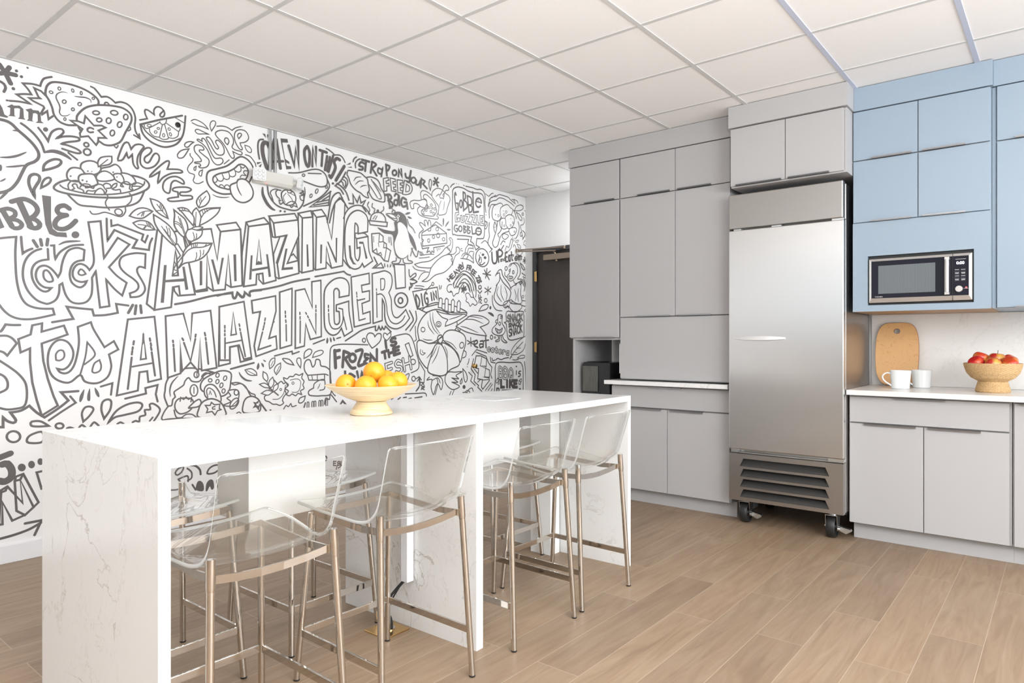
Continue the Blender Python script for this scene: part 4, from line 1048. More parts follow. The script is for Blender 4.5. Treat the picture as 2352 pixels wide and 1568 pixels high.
Wc 10 1400,988* 1250,985 1130,985 1010,1030 930,1150 915,1290* 850,1400* 940,1320 1080,1290 1220,1240 1320,1150 1370,1060
s 8 930,1200 1000,1110 1100,1060 1250,1050 1395,995
l 6 1065,1010 1070,1065
l 6 1095,1005 1100,1060
l 6 1130,1000 1125,1055
l 6 1160,1000 1150,1050
l 6 1310,1005 1275,1045
s 6 1145,1140 1150,1200 1125,1270
s 6 1205,1100 1215,1180 1190,1240
s 6 1265,1100 1262,1150 1250,1175
p 10 800,1100 755,1520 850,1515 820,1200
l 7 790,1290 840,1400
l 7 830,1300 770,1420
l 7 775,1420 845,1440
l 7 845,1450 765,1500
@ 500 480 4.612
Wp 12 325,185 275,820 405,800 410,690 475,680 485,790 615,755 545,155
l 11 325,185 300,140 490,92 545,155
l 11 300,140 255,480 262,800 275,820
p 10 435,325 408,585 462,580
g 425,548 460,562 462,580 408,585
g 348,490 368,490 355,745 330,748
g 360,635 525,608 528,632 362,660
g 510,478 530,478 563,715 538,720
l 10 435,690 435,745 480,795
Wp 12 590,148 848,115 858,280 735,575 850,545 858,680 650,735 630,580 730,278 610,300
l 11 590,148 540,75 815,48 848,115
l 11 545,90 580,295 610,300
g 715,420 738,418 700,620 795,612 795,638 672,648
l 10 655,300 590,475 605,715 645,738
l 10 715,295 620,570
l 10 780,492 800,475 850,540
l 10 838,340 845,535
Wp 12 895,95 1005,85 1010,650 890,675
l 11 895,95 850,45 985,18 1005,85
l 11 850,45 862,655 890,675
g 938,375 955,375 965,608 943,610
Wp 12 1045,88 1145,72 1205,320 1240,-60 1290,-120 1345,-60 1320,600 1205,625 1150,400 1145,625 1035,645
l 11 1045,88 998,22 1100,5 1145,72
l 11 1005,25 1015,628 1035,645
l 10 1150,560 1205,625
g 1085,375 1105,375 1100,575 1082,578
g 1155,345 1170,345 1248,520 1248,305 1265,305 1260,570 1245,565
Wc 12 1345,280 1360,150 1400,60 1470,15 1540,35 1585,100 1585,240* 1485,262* 1485,190 1465,155 1450,180 1450,470 1470,540 1490,540 1505,480 1505,405* 1475,415* 1470,315* 1590,290* 1600,440 1640,550* 1550,615* 1530,575* 1500,620 1440,635 1380,590 1350,480
s 11 1330,100 1360,30 1410,-20 1480,-40 1550,-20 1610,50
l 10 1455,255 1555,255 1590,290
l 10 1455,255 1455,300 1475,315
s 10 1325,530 1360,580 1400,625
g 1385,385 1405,385 1415,500 1440,560 1470,588 1430,585 1395,520
g 1495,345 1540,345 1585,520 1565,530 1535,370 1497,368
l 10 1530,575 1545,605
Wp 11 1630,262 1710,255 1750,290 1750,345 1785,370 1785,410 1830,440 1805,555 1760,545 1720,490 1690,480 1640,450
l 9 1710,255 1705,350 1750,345
l 9 1760,355 1755,410 1785,410
l 9 1785,415 1765,540
l 9 1640,450 1680,420 1690,480 1725,460 1735,490
l 7 1648,290 1650,350
l 7 1700,360 1705,400
l 12 1655,510 1690,580 1640,625 1755,622
l 10 1660,625 1730,570 1755,622
l 10 1765,580 1770,610
l 10 1798,590 1800,612
l 10 1832,590 1825,612
s 14 -5,918 80,895 155,882* 160,935 185,945 210,885* 270,935 285,880* 340,920 345,870 480,850 650,815 800,770 970,738
s 13 1030,715 1200,685 1335,660* 1370,690 1405,700
Wp 12 15,1035 275,980 355,1570 275,1590 225,1440 125,1460 125,1600 20,1600
p 11 162,1095 138,1335 195,1325
l 12 73,1235 73,1260
l 12 73,1280 73,1298
l 12 73,1320 73,1340
l 12 75,1365 75,1580
l 12 225,1218 230,1240
l 12 232,1265 236,1285
l 12 240,1305 290,1560
l 11 85,1420 245,1390
Wp 12 358,970 610,920 615,1080 540,1370 615,1345 625,1480 405,1560 385,1450 450,1085 370,1100
l 12 502,1155 497,1180
l 12 495,1200 491,1220
l 12 487,1235 483,1255
l 12 480,1268 476,1280
l 12 472,1302 425,1490 560,1445
Wp 12 655,880 785,840 780,1440 660,1475
l 12 713,1082 714,1105
l 12 715,1125 716,1145
l 12 718,1175 720,1200
l 12 722,1225 725,1395
Wp 12 822,865 920,845 1000,1045 995,770 1090,755 1095,1350 980,1380 930,1215 915,1450 820,1475
l 12 868,1095 868,1115
l 12 870,1140 870,1165
l 12 872,1185 870,1415
l 12 930,1097 938,1112
l 12 950,1132 958,1150
l 12 967,1168 1038,1320 1037,1105
l 12 1037,1020 1037,1045
l 12 1038,1065 1038,1085
Wc 12 1130,870 1165,800 1230,745 1300,728 1360,750 1388,810 1388,915* 1285,935* 1285,870 1260,840 1230,860 1228,940 1232,1180 1250,1220 1275,1215 1290,1180 1285,1085* 1255,1080* 1255,1015* 1385,975* 1390,1100 1425,1290* 1340,1345* 1308,1260* 1270,1315 1215,1335 1160,1300 1130,1220 1125,1000
l 12 1170,1020 1170,1042
l 12 1171,1062 1171,1082
s 11 1173,1105 1180,1200 1210,1260 1260,1268 1300,1240 1325,1170 1320,1060* 1280,1050
l 11 1330,1140 1362,1275
Wp 12 1412,720 1600,680 1605,790 1520,808 1528,880 1605,865 1605,970 1525,1000 1535,1110 1610,1085 1615,1205 1445,1248 1425,1000
l 11 1468,880 1470,905
l 11 1471,920 1472,932
l 11 1473,955 1495,1180 1560,1160
l 11 1475,968 1555,950
Wc 12 1635,685* 1700,670 1770,655 1830,690 1845,760 1835,830 1810,885* 1835,960 1840,1060 1860,1130 1900,1150 1950,1110 1990,1065* 2030,1155* 1980,1220 1920,1260 1860,1265 1800,1230 1770,1150 1765,1020 1740,950* 1740,1180* 1645,1210* 1640,950
c 10 1722,740* 1760,740 1768,790 1755,850 1725,855*
l 11 1678,845 1679,860
l 11 1680,880 1685,1145
s 11 1690,905 1730,900 1765,940 1785,1020 1795,1110 1830,1190 1890,1215 1950,1180 1980,1130
Wp 12 1868,585 1980,590 1985,830 1888,842
o 12 1942,965,70,78,0
o 12 1935,968,25,30,0
s 12 1990,1280 2040,1220 2070,1165 2030,1075
s 10 2035,1290 2080,1220 2105,1165 2095,1080
s 12 1350,1395 1450,1330 1530,1280 1670,1240* 1670,1285 1690,1280 1705,1240* 1725,1280 1740,1245* 1760,1275 1775,1240* 1835,1300
d 1373,1382,6,5,0
l 11 1010,1428 1130,1380
l 11 1260,1370 1300,1358
f 1160,1360 1170,1395 1158,1425 1148,1400
f 1190,1355 1205,1385 1200,1412 1188,1390
f 1222,1350 1240,1380 1235,1400 1222,1385
l 11 600,1555 785,1505 790,1535 860,1510
s 10 2025,640 2028,700 2040,720* 2070,690 2095,680 2095,710 2040,745* 2090,755 2110,770 2080,785 2040,790* 2050,830 2030,825 2030,855
@ 550 280 4.704
s 12 945,1085 960,1000 985,860 1020,790 1075,765 1110,830 1165,930
s 12 970,1090 1000,960 1035,870 1080,835 1110,820
g 245,125 275,130 285,175
g 295,135 310,137 298,180
g 185,435 240,435 190,460
g 205,478 240,450 225,492
s 12 255,190 215,195 198,240 200,320 213,400
s 30 325,290 300,235 265,225 245,270 255,370 295,500
l 24 375,190 345,300 345,500
l 24 395,190 440,500
l 18 350,430 470,425
g 440,178 515,185 522,225 460,222 490,400 535,430 538,455 500,440 510,475 555,480 558,508 505,512
l 24 530,260 590,470 605,290 640,495 630,205
s 24 730,265 700,310 705,400 725,470 745,475 755,420 755,330 735,270
l 20 785,480 790,275 825,460 825,270
l 22 865,305 940,330
l 20 895,330 885,475
l 20 920,520 945,370
l 20 950,430 975,435
l 20 975,380 945,530
l 20 960,540 1010,365
s 26 1080,410 1050,395 1020,430 1035,490 1010,560 985,600 970,580
l 26 1130,480 1040,630
d 1007,665,13,13,0
l 10 935,288 945,292
s 10 955,297 1000,330 1025,358* 1080,360 1115,390 1138,437
g 1148,465 1200,437 1195,460
g 1160,490 1210,483 1212,497
s 11 1225,430 1235,400 1262,378
s 11 1253,495 1250,450 1270,415 1300,400
s 18 1345,450 1310,435 1290,470 1330,490 1325,515 1290,515
l 20 1320,408 1400,430
l 20 1365,430 1355,530
l 18 1430,430 1415,550
s 18 1430,430 1475,460 1430,500* 1480,580
s 16 1540,520 1500,500 1495,545 1530,560 1545,500 1530,590
l 18 1580,460 1590,580
s 18 1585,465 1620,480 1605,520 1585,530
o 17 1673,550,22,28,0
l 17 1715,590 1720,520 1755,595 1745,510
s 20 1790,560 1800,600 1835,600 1850,530
s 20 1845,600 1830,650 1805,640
o 16 1878,630,25,30,0
s 17 1910,630 1905,670 1930,680 1950,640* 1950,690
l 17 1965,610 1955,710
s 17 1965,620 2000,640 1980,670* 2025,720
p 9 1552,612 1605,600 1610,630 1580,640 1585,665 1610,662 1615,690 1588,695 1590,745 1560,750
p 9 1625,605 1680,618 1682,645 1655,645 1658,670 1685,675 1685,705 1662,705 1665,730 1690,735 1688,755 1640,745
p 9 1700,625 1760,632 1765,660 1735,660 1735,680 1760,685 1758,710 1735,710 1737,740 1762,745 1760,770 1710,762
c 9 1780,630* 1840,660 1865,720 1845,770 1800,785 1760,780*
c 8 1800,670* 1835,700 1830,745 1795,755*
l 20 1600,790 1625,925
s 19 1570,790 1620,785 1640,820 1610,850* 1645,870 1650,910 1620,930
s 16 1725,800 1690,775 1675,800
s 18 1710,850 1675,845 1670,890 1700,895 1720,800 1725,900
s 20 1800,840 1760,820 1745,870 1765,915 1805,900 1805,870* 1780,868
l 18 1805,870 1815,940
c 8 2060,740* 2045,680 2055,620 2075,650
l 18 2125,640 2105,605
l 16 2095,640 2150,655
l 18 2120,645 2140,695
l 16 2120,645 2095,680
l 14 2125,640 2140,605
s 10 530,550 640,548 780,515 860,518 920,560 945,620 940,680 900,700 840,695 740,660 640,620
s 11 945,620 970,690 940,750 850,830 690,910
l 9 740,555 880,560
o 7 690,575,14,14,0
o 7 937,704,11,14,20
o 7 832,748,13,26,20
o 7 770,798,12,20,20
s 11 300,700 320,800 400,900 520,945 610,955 660,920 690,860 690,780 650,700
t 24 248,700 250,780 290,870 340,930 385,955
d 440,963,12,12,0
d 487,968,11,11,0
s 8 335,820 360,850 340,790 330,770 345,740 390,725 430,740
s 9 430,830 400,800 390,760 410,735 445,740
s 9 445,850 425,845 430,870 440,890 470,870
Wc 10 450,790 470,745 520,735 580,760 605,820 590,880 540,900 480,880
o 8 538,750,24,18,0
s 6 500,770 470,810 490,870
s 6 520,780 560,830 580,880
s 6 545,770 600,800
s 8 640,730 690,750 650,770* 680,790 650,800* 660,840 690,850
s 8 500,890 550,860 600,870 620,920* 580,905 560,925 540,900
t 9 700,700 705,770 690,850
l 11 980,750 960,900 755,920 985,750
l 10 965,800 890,850
l 10 970,840 830,870
l 10 965,870 800,900
s 12 1030,690 1090,640 1145,545
s 10 1125,590 1160,620 1165,670 1140,720
s 10 1110,620 1140,640 1145,680 1120,715
s 10 1095,640 1115,660 1118,690
s 12 1050,665 1100,700 1150,760 1180,845
s 12 1040,695 1090,730 1120,780
s 10 1160,560 1170,525 1210,530 1260,540 1310,555 1350,590 1380,620 1390,680 1400,740 1380,770 1390,820 1340,800 1310,770 1260,740 1220,700 1195,660 1180,610 1160,570
s 10 1370,600 1420,595 1480,620 1510,660 1530,720 1560,770 1570,830 1560,865 1500,855 1440,830 1395,760
t 8 1230,640 1260,600 1315,595
t 8 1245,680 1290,640 1340,640
t 8 1300,710 1330,690 1375,685
s 8 1420,620 1470,700 1520,790 1530,830 1500,830
s 8 1400,680 1440,740 1490,820
t 8 1440,640 1480,690 1530,760
l 12 1180,880 1230,885 1222,785 1270,870 1295,800 1310,875 1358,848 1325,910 1365,970
s 8 1395,865 1380,900 1400,935 1405,960 1390,985 1410,1003
s 8 1435,880 1430,920 1460,940 1450,975
s 8 1555,915 1555,950 1525,975
p 10 1395,1065 1595,1085 1590,1130 1410,1110
s 10 1410,1065 1425,1010 1470,980 1530,985 1570,1030 1578,1080
d 1492,962,13,18,0
l 6 1440,1050 1465,1010
l 6 1465,1055 1485,1015
Wc 9 1585,1000 1620,990 1670,1010 1700,1050 1690,1070 1650,1050
s 8 1600,1005 1640,1035 1690,1045
o 9 1662,975,16,22,20
f 1660,990 1690,970 1740,975 1790,1020 1810,1100 1815,1170 1870,1250 1900,1330 1910,1395 1850,1300 1820,1200 1830,1300 1820,1420 1790,1470 1740,1480 1690,1450 1665,1350 1660,1250 1640,1215 1560,1200 1490,1140 1570,1165 1675,1175 1670,1080 1710,1075 1720,1040
w 1705,1100 1740,1085 1790,1130 1815,1190 1835,1300 1825,1410 1790,1460 1740,1470 1690,1420 1670,1320 1690,1250 1710,1190
w 1710,1000 1700,1015 1710,1035 1728,1020
d 1712,1018,7,9,0
s 9 1690,1470 1690,1500 1650,1510 1650,1530 1720,1525 1740,1485
s 9 1765,1485 1780,1525 1860,1525 1860,1505 1820,1490 1815,1440
f 1785,1000 1815,975 1845,980 1820,1000
f 1815,1020 1840,1025 1860,1045 1830,1042
s 8 1810,1050 1830,1110 1870,1150 1895,1200
l 7 1640,935 1660,945
s 9 1855,1365 1890,1440 1915,1455 1930,1390
l 7 1870,1360 1845,1450
l 9 1665,1540 1780,1540
l 9 1655,1545 1665,1566
l 7 1612,1245 1615,1300
l 7 1630,1245 1640,1330
@ 850 400 5.8725
s 11 1085,175 1105,145 1135,128
d 1163,126,6,6,0
d 1192,133,5,5,0
l 9 1258,148 1272,154
s 11 1290,162 1380,182 1440,205 1490,205 1530,235 1550,290 1548,380 1562,515
d 1563,548,6,6,0
c 12 1110,800 1108,600 1112,300 1120,205 1180,172 1260,190 1330,230 1400,250 1470,255 1520,285 1535,380 1540,550 1545,700 1535,850 1500,868 1440,868* 1430,955* 1475,985* 1425,1020* 1395,935* 1355,905* 1370,845* 1280,830 1180,825 1130,810
s 17 1160,280 1150,250 1140,290 1150,400 1165,480 1185,460* 1185,400 1165,390
l 15 1190,390 1190,500
o 17 1225,400,17,50,0
l 18 1255,240 1260,495
s 17 1255,250 1280,255 1285,320 1265,350* 1300,380 1310,440 1270,480
l 18 1310,290 1335,510
s 17 1310,290 1360,320 1370,400 1335,415* 1375,440 1370,500 1335,515
l 20 1385,240 1395,515 1460,505
o 19 1462,385,38,60,0
w 1490,400 1510,400 1505,425 1490,420
l 12 1430,365 1495,385
d 1458,355,8,6,0
p 8 1145,560 1150,520 1195,515 1195,545 1170,550 1170,620 1180,620 1180,600 1170,590 1210,590 1205,640 1150,645
c 8 1220,555* 1225,640 1250,650 1275,630 1275,560* 1255,560* 1255,620 1240,620 1238,555*
p 8 1285,540 1340,540 1345,570 1315,640 1350,645 1350,675 1285,665 1285,640 1315,570 1290,570
p 8 1360,545 1410,550 1415,580 1390,650 1420,655 1420,685 1365,678 1365,650 1390,580 1362,575
p 8 1430,550 1450,555 1455,655 1470,660 1470,688 1435,682
p 8 1480,555 1525,560 1525,590 1500,590 1500,610 1520,615 1520,640 1500,640 1502,660 1530,665 1530,695 1485,690
s 15 1175,690 1145,690 1135,740 1160,775 1180,760* 1180,735 1160,735
o 15 1217,735,22,37,0
l 15 1260,695 1265,790
s 14 1260,698 1290,710 1265,740 1295,755 1290,780 1265,790
l 15 1310,700 1315,795
s 14 1310,702 1340,715 1318,745 1350,765 1340,795 1318,797
l 16 1370,705 1380,805 1420,800
o 18 1462,770,37,48,0
l 10 1430,765 1495,775
d 1462,740,7,6,0
s 11 1175,875 1330,880* 1320,940 1390,965
s 9 1500,930 1560,900 1640,1020* 1610,1050
s 9 1555,700 1570,660 1550,630 1585,655 1585,690* 1560,740 1545,720
Wc 9 680,260 700,225 740,225 800,260 860,320 900,370 930,430 925,500 900,560 920,580 910,605 840,600 740,580 660,540 640,470 680,420 690,340
c 9 720,320 725,280 760,275 800,310 850,360 880,410 890,470 900,490 860,560 780,560 710,550 690,500 720,470 780,460 770,420 760,350
Wc 9 590,350* 660,355 720,340 760,360 765,400 740,450 690,440 640,400 590,400 590,460* 560,465 540,410 545,370
o 7 765,430,16,18,0
o 7 825,415,14,16,0
o 6 797,452,14,14,0
o 7 838,460,10,12,0
o 7 873,468,14,16,0
o 7 720,485,18,16,0
o 7 755,485,14,16,0
o 7 820,505,13,16,0
o 7 718,532,12,12,0
o 7 855,528,13,15,0
Wc 9 835,300 840,240 880,200 920,190 970,210 1020,260 1060,290 1078,340 1060,400 1040,460 1020,530 960,550 920,540 925,440 880,370
s 8 890,300 910,280 930,270 945,320 975,320 990,330 1000,270
s 9 945,280 975,220 1000,160 1030,145 1060,180 1055,215 1020,220 1005,250 980,280 990,300
t 7 960,350 935,420 945,450
t 7 1000,360 995,450 980,490
p 10 695,825 700,790 880,680 1030,795 1035,930 710,970
l 9 695,825 1030,800
s 9 780,745 785,765 815,760 820,725
o 8 905,740,18,25,0
o 9 917,825,22,32,0
o 8 855,845,17,22,0
o 8 790,895,16,24,0
o 8 990,877,17,22,0
s 8 695,870 722,890 700,920
s 9 720,745 665,665 690,655 745,700* 730,630 760,625 780,690* 790,620 815,640 820,690
l 9 820,710 890,640 970,700
f 980,595 1000,610 990,690 980,690
f 1065,630 1050,670 1010,715 1030,660
f 1030,745 1060,735 1090,748 1060,762
s 10 720,750 670,790 660,830 665,860
s 10 685,925 705,1005* 790,990* 765,1055 800,1035 820,1070 835,1035 860,1055 855,990* 1000,965
l 7 900,1000 910,1035
l 7 920,1000 930,1020
l 7 940,995 945,1010
Wc 9 600,1215* 680,1190 800,1170 880,1120 960,1060 1020,990 1060,1000 1080,1050 1040,1080 980,1120 880,1210 820,1260 740,1262 650,1250
s 8 1010,1000 1050,970 1080,950 1085,900 1065,870 1085,855 1110,890 1110,970 1090,1050* 1060,1020 1040,1000
Wc 9 700,1445* 780,1380 830,1250 930,1140 1020,1090 1090,1090 1110,1150 1095,1230 1000,1320 880,1360 780,1440
s 8 1060,1075 1120,1080 1160,1040 1160,990 1190,985 1210,1020 1200,1060 1150,1100 1120,1180* 1110,1230
s 8 1090,1100 1110,1130 1090,1150 1110,1190
s 8 660,1130 740,1125 800,1115
s 8 680,1095 780,1080 860,1080
s 8 575,1240 610,1280 680,1300 740,1305
s 8 650,1420 690,1350 740,1320 790,1320
l 8 645,1040 705,1055
l 8 665,1060 715,1075
l 8 670,1085 720,1090
l 7 1220,1010 1240,1000
l 7 1225,1030 1250,1035
s 8 1235,1105 1260,1070 1310,1065 1320,1100 1300,1140
s 8 1250,1130 1280,1085 1340,1090 1380,1140
s 8 1280,1060 1290,1000 1330,950 1380,960 1390,1010
s 8 1310,1060 1330,1000 1380,1000
s 8 1330,1070 1350,1040 1395,1045
s 9 1220,1135 1320,1150 1395,1195* 1390,1100 1400,1060
o 11 1512,1125,88,122,-8
d 1522,1085,18,17,-30
d 1550,1125,18,20,-30
s 10 1470,1090 1480,1140 1460,1180
s 12 1480,1215 1510,1220 1545,1190
c 8 1465,1160 1480,1120 1500,1130 1500,1180 1475,1200
d 1488,1060,8,6,-30
T 20 1650,1205 1795,1170 -8,-150 UP
T 9 1755,1180 1820,1165 -2,-50 and
T 17 1830,1180 1930,1165 -8,-120 Eat
l 11 1935,1085 1928,1110
T 15 1950,1165 2040,1150 -4,-80 em
l 14 2085,1120 2085,1200
l 12 2065,1150 2100,1180
l 12 2065,1180 2100,1150
s 9 1605,350 1640,310 1700,300 1740,275 1800,290 1860,310 1900,350 1960,400
s 9 1600,440 1610,390 1650,360 1700,350 1740,320 1800,330 1850,360 1900,390 1940,430
s 9 1610,590 1605,500 1620,440 1640,410 1700,410
s 8 1590,430 1600,390 1620,350
s 8 1600,300 1640,260 1660,258
l 8 1555,265 1600,300
s 8 1640,320 1680,290 1700,285
s 8 1910,340 1940,350 1950,380
s 8 1940,340 1980,360 1995,390
Wc 9 1650,590 1645,500 1665,430 1700,410 1760,390 1790,430 1770,520 1760,590 1730,630 1680,620
Wc 9 1760,560 1755,470 1790,430 1850,410 1890,450 1920,480 1900,560 1850,600 1800,610
Wc 9 1820,620 1830,570 1880,545 1930,570 1945,620 1930,690 1880,735 1830,700
Wc 9 1750,640 1770,600 1820,600 1830,680 1850,720 1800,740 1760,710
Wc 9 1870,760 1890,730 1950,720 1975,750 1950,810 1900,825
o 6 1730,560,11,16,0
o 6 1805,550,12,17,0
o 6 1833,510,12,16,0
o 6 1925,655,9,13,0
o 6 1895,690,8,12,0
o 6 1808,695,9,13,0
o 6 1945,775,8,10,0
d 1690,545,6,8,0
d 1795,495,5,6,0
d 1895,600,6,6,0
s 9 1720,630 1700,760 1670,860 1650,930 1680,985 1720,960 1750,860 1790,800 1870,770
s 9 1780,640 1770,740 1740,790 1720,810 1740,850
s 8 1680,640 1665,720 1690,790 1705,700 1680,640
l 6 1675,720 1690,710
s 8 1780,850 1800,800 1865,830 1820,880 1780,850
s 9 1610,650 1600,750 1610,830 1590,900 1600,960 1650,1010
s 9 1930,480 1960,540 1970,600
s 9 1995,640 2010,720 1990,820 1960,870
s 9 1760,950 1790,900 1820,915
l 11 1800,960 1760,1030
d 1745,1000,6,8,0
c 8 1945,495* 1970,440 2020,415 2060,430 2060,465 2020,490
c 8 1970,515* 2010,540 2045,590 2040,625 2010,600
o 7 2058,538,11,18,0
s 8 2070,590 2080,640 2060,680 2030,690 2040,770 2060,860
o 8 2035,810,13,28,0
s 9 2055,760 2085,790 2085,830 2055,880
s 7 2080,490 2095,500 2098,530
s 7 1820,1030 1840,970 1870,985 1900,880 1920,890 1900,990 1860,1040 1830,1040
l 5 1915,880 1920,840
l 5 1925,890 1945,860
l 5 1930,905 1955,890
s 7 1930,980 1940,950 1960,970 1970,1010 2000,1040
s 7 1980,1040 2020,1020 2055,1050 2030,1090 2050,1110 1990,1080
c 6 1960,920* 1970,895 2000,890 1990,915
c 6 1980,940* 2020,960 2030,1000 2000,985
s 7 2070,940 2080,900 2098,900
s 7 2070,950 2090,960 2098,990
T 13 1075,1445 1265,1255 -38,-38 HEAVE
T 13 1215,1275 1255,1245 -12,-55 N
T 13 1300,1285 1355,1300 12,-60 FR
T 13 1360,1330 1410,1375 25,-50 EE
T 13 1425,1395 1450,1430 35,-30 Z
T 13 1440,1440 1460,1470 45,-20 ES
s 10 1120,1500 1150,1420 1200,1350 1260,1305 1330,1330 1390,1400 1420,1480 1430,1570
s 10 1150,1510 1190,1430 1250,1360 1310,1370 1370,1450 1390,1520 1400,1570
s 10 1180,1520 1220,1450 1270,1410 1320,1440 1360,1520 1365,1570
s 10 1200,1560 1240,1490 1280,1460 1320,1510 1340,1570
l 14 1260,1500 1265,1570
l 12 1235,1530 1300,1550
l 14 1290,1520 1240,1570
l 11 1575,1270 1570,1350 1605,1420
l 11 1540,1290 1570,1350 1620,1305
l 11 1520,1340 1570,1350 1625,1360
l 11 1570,1350 1555,1400
o 8 1480,1525,20,27,0
s 10 1690,1370 1730,1300 1770,1290 1790,1370 1870,1480 1900,1550
s 10 1700,1350 1740,1330 1750,1380 1740,1440 1700,1500
s 8 1870,1250 1890,1210 1940,1205 1980,1250 1985,1330 1950,1400 1900,1440 1860,1420 1850,1370 1880,1330 1890,1270
o 8 1930,1320,12,22,0
o 7 1880,1300,10,15,0
s 8 1870,1370 1920,1380 1920,1400 1880,1410 1870,1370
l 5 1890,1372 1890,1408
l 5 1905,1376 1905,1408
o 8 1833,1270,16,26,0
s 8 1850,1390 1820,1370 1815,1320
s 8 1930,1430 1950,1470 1980,1470 1960,1500
s 9 1890,1240 1920,1200 1980,1200 2020,1260 2020,1350 1990,1410 2050,1420 2090,1500
l 8 1990,1460 2040,1440 2030,1490
c 8 2025,1200* 2060,1230 2085,1280 2070,1290 2040,1250
l 8 2045,1330 2095,1370
l 8 2060,1380 2095,1400
@ 900 640 5.2267
Wp 11 250,155 545,100 570,300 305,365
T 18 305,345 440,300 -20,-140 DIG
T 18 465,265 540,240 -12,-90 IN
s 9 410,150 440,110 480,70
o 9 492,62,12,20,0
s 9 285,85 340,85 385,95
s 9 270,115 330,115 370,120
l 10 568,80 575,125
l 10 595,85 588,120
o 11 110,257,78,88,0
o 13 103,262,25,35,0
s 11 500,-130 520,-40
s 10 220,50 260,60 295,30 250,0
s 10 210,130 225,100 250,80 230,60
s 9 720,70 680,75 660,120 680,160 720,160 740,210 770,180 800,170 810,110 780,90 750,110 735,60
s 8 700,165 705,145 725,160
s 10 780,110 820,60 870,45 920,80 940,160
s 10 735,60 770,10 850,-60 930,-20 990,60 1010,150 1005,220
s 10 940,60 960,140 985,230
l 14 860,90 865,170
l 12 835,120 890,140
l 14 885,95 840,160
s 9 900,240 885,190 910,170 935,190 950,220 980,225 1000,250 1025,290 1000,320 970,300 940,330 920,290 890,270 900,240
T 13 1045,110 1075,105 0,0 X
o 9 1057,100,17,20,0
l 12 1030,140 1055,175 1080,145
T 12 1045,240 1070,225 0,0 X
l 11 1040,190 1045,240
l 11 1060,195 1065,235
l 11 1042,235 1078,222
s 11 1045,290 1050,250 1075,255 1060,285 1080,295
l 11 1155,95 1150,190
l 11 1115,110 1155,140 1190,110
l 11 1115,165 1155,140 1185,160
o 10 1127,260,17,24,0
Wc 11 1045,388* 1080,330 1130,308 1158,320 1140,360 1090,380
f 1170,345 1185,325 1195,350 1180,370
f 1150,405 1190,405 1220,430 1222,455 1190,440
Wc 12 320,700 310,610 330,530 380,450 450,390 560,370 700,430 780,520 760,610 640,690 600,700 540,740 480,770 400,775 340,745
Wc 12 300,800 310,750 350,740 440,775 520,770 570,770 540,900 480,1010 430,1075 370,1020 320,930
Wc 12 610,720 625,660 680,620 760,620 850,660 885,720 880,800 850,900 820,1000 790,900 700,800 640,760
Wc 12 600,780 680,800 760,870 810,980 800,1040 720,1080 660,1110 660,980
Wc 12 575,780 520,800 470,930 430,1070 450,1130 540,1160 620,1160 665,1110 660,950 620,830
c 12 545,740 555,690 590,675 615,710 600,760 575,780 550,770
s 9 555,750 575,710 605,690
o 9 373,610,24,27,0
o 9 560,545,30,32,0
o 7 560,548,14,16,0
o 10 838,798,25,36,10
s 8 345,850 340,890 370,915 400,890
s 7 365,860 370,885 395,890
t 10 455,400 465,500 500,600 560,670
t 10 490,400 495,500 530,590 580,660
t 10 430,500 445,580 510,670
t 9 370,720 420,735 490,735
t 10 520,790 470,890 415,955
t 10 570,800 540,910 480,1020
t 9 545,800 500,900 460,960
t 9 630,740 720,780 780,850
t 9 630,800 660,870 670,950
l 12 320,360 360,380 410,405 455,390
s 11 360,380 400,340 470,300 550,285 600,300
s 11 570,300 700,310 850,370 900,405 890,440
Wp 10 555,345 570,235 590,230 605,245 600,350
Wp 10 635,385 640,250 655,232 675,250 675,390
Wp 10 710,395 715,265 735,245 752,270 745,395
Wp 10 780,390 785,285 805,260 822,285 815,395
s 11 590,350 650,390 750,410 860,405 900,410
Wc 10 535,385* 600,410 720,430 860,425 895,440* 800,500 720,540 640,570* 650,520 670,490 600,460
t 9 680,490 780,460 850,430
Wc 11 770,570* 880,490 960,440 1080,450 1160,500 1150,540 1060,580* 1110,640 1135,685* 1020,670 900,640 820,600
t 10 870,490 980,490 1100,540
t 10 820,570 900,590 1040,650
t 8 900,450 1000,460 1090,480
l 10 785,600 815,630 820,600
s 10 860,860 890,880 885,930 850,950
s 10 490,1160 560,1170 600,1200 610,1260 590,1330 555,1260 530,1290 500,1390 470,1300 480,1210 420,1215 450,1180
s 9 480,1220 550,1190 580,1250
s 9 520,1390 550,1260 540,1200
s 10 640,1170 680,1120 760,1120 840,1115 770,1160 800,1200 720,1190* 790,1240 720,1240* 810,1290 740,1330 680,1300 640,1240 640,1170
l 9 690,1400 710,1350
l 9 720,1400 745,1340
c 10 850,1080* 890,1130 905,1200 885,1240 865,1200
c 10 840,1195* 842,1240 825,1262 820,1235
d 866,1298,18,24,0
l 9 330,1000 395,1110 385,1250 330,1240
s 9 345,1240 380,1250 350,1280 390,1300 350,1330
s 10 290,1350 330,1290 325,1180 345,1200
l 9 290,1200 325,1175 355,1215
l 9 280,570 285,680 295,730 270,750
T 15 985,810 1010,805 0,0 X
l 11 945,705 950,810
l 11 905,740 945,765 985,745
l 11 910,785 945,765 985,790
s 17 990,790 1025,770 1020,740 990,755 990,800 1030,825
s 17 1060,750 1095,750 1095,820
s 17 1095,785 1055,785 1060,825 1095,810
l 18 1125,700 1130,825
l 15 1105,745 1160,735
U 24 1145,865 1405,915 5,-62 cetera
c 9 1430,905 1440,850 1480,790 1540,730 1605,685* 1605,760 1580,850 1520,900 1460,910
l 9 1415,960 1470,870 1570,760
l 6 1500,840 1500,810
l 6 1500,835 1545,830
l 6 1470,880 1500,885
s 8 1420,960 1425,935 1440,940
s 11 1245,975 1270,955 1310,970 1350,955 1400,945
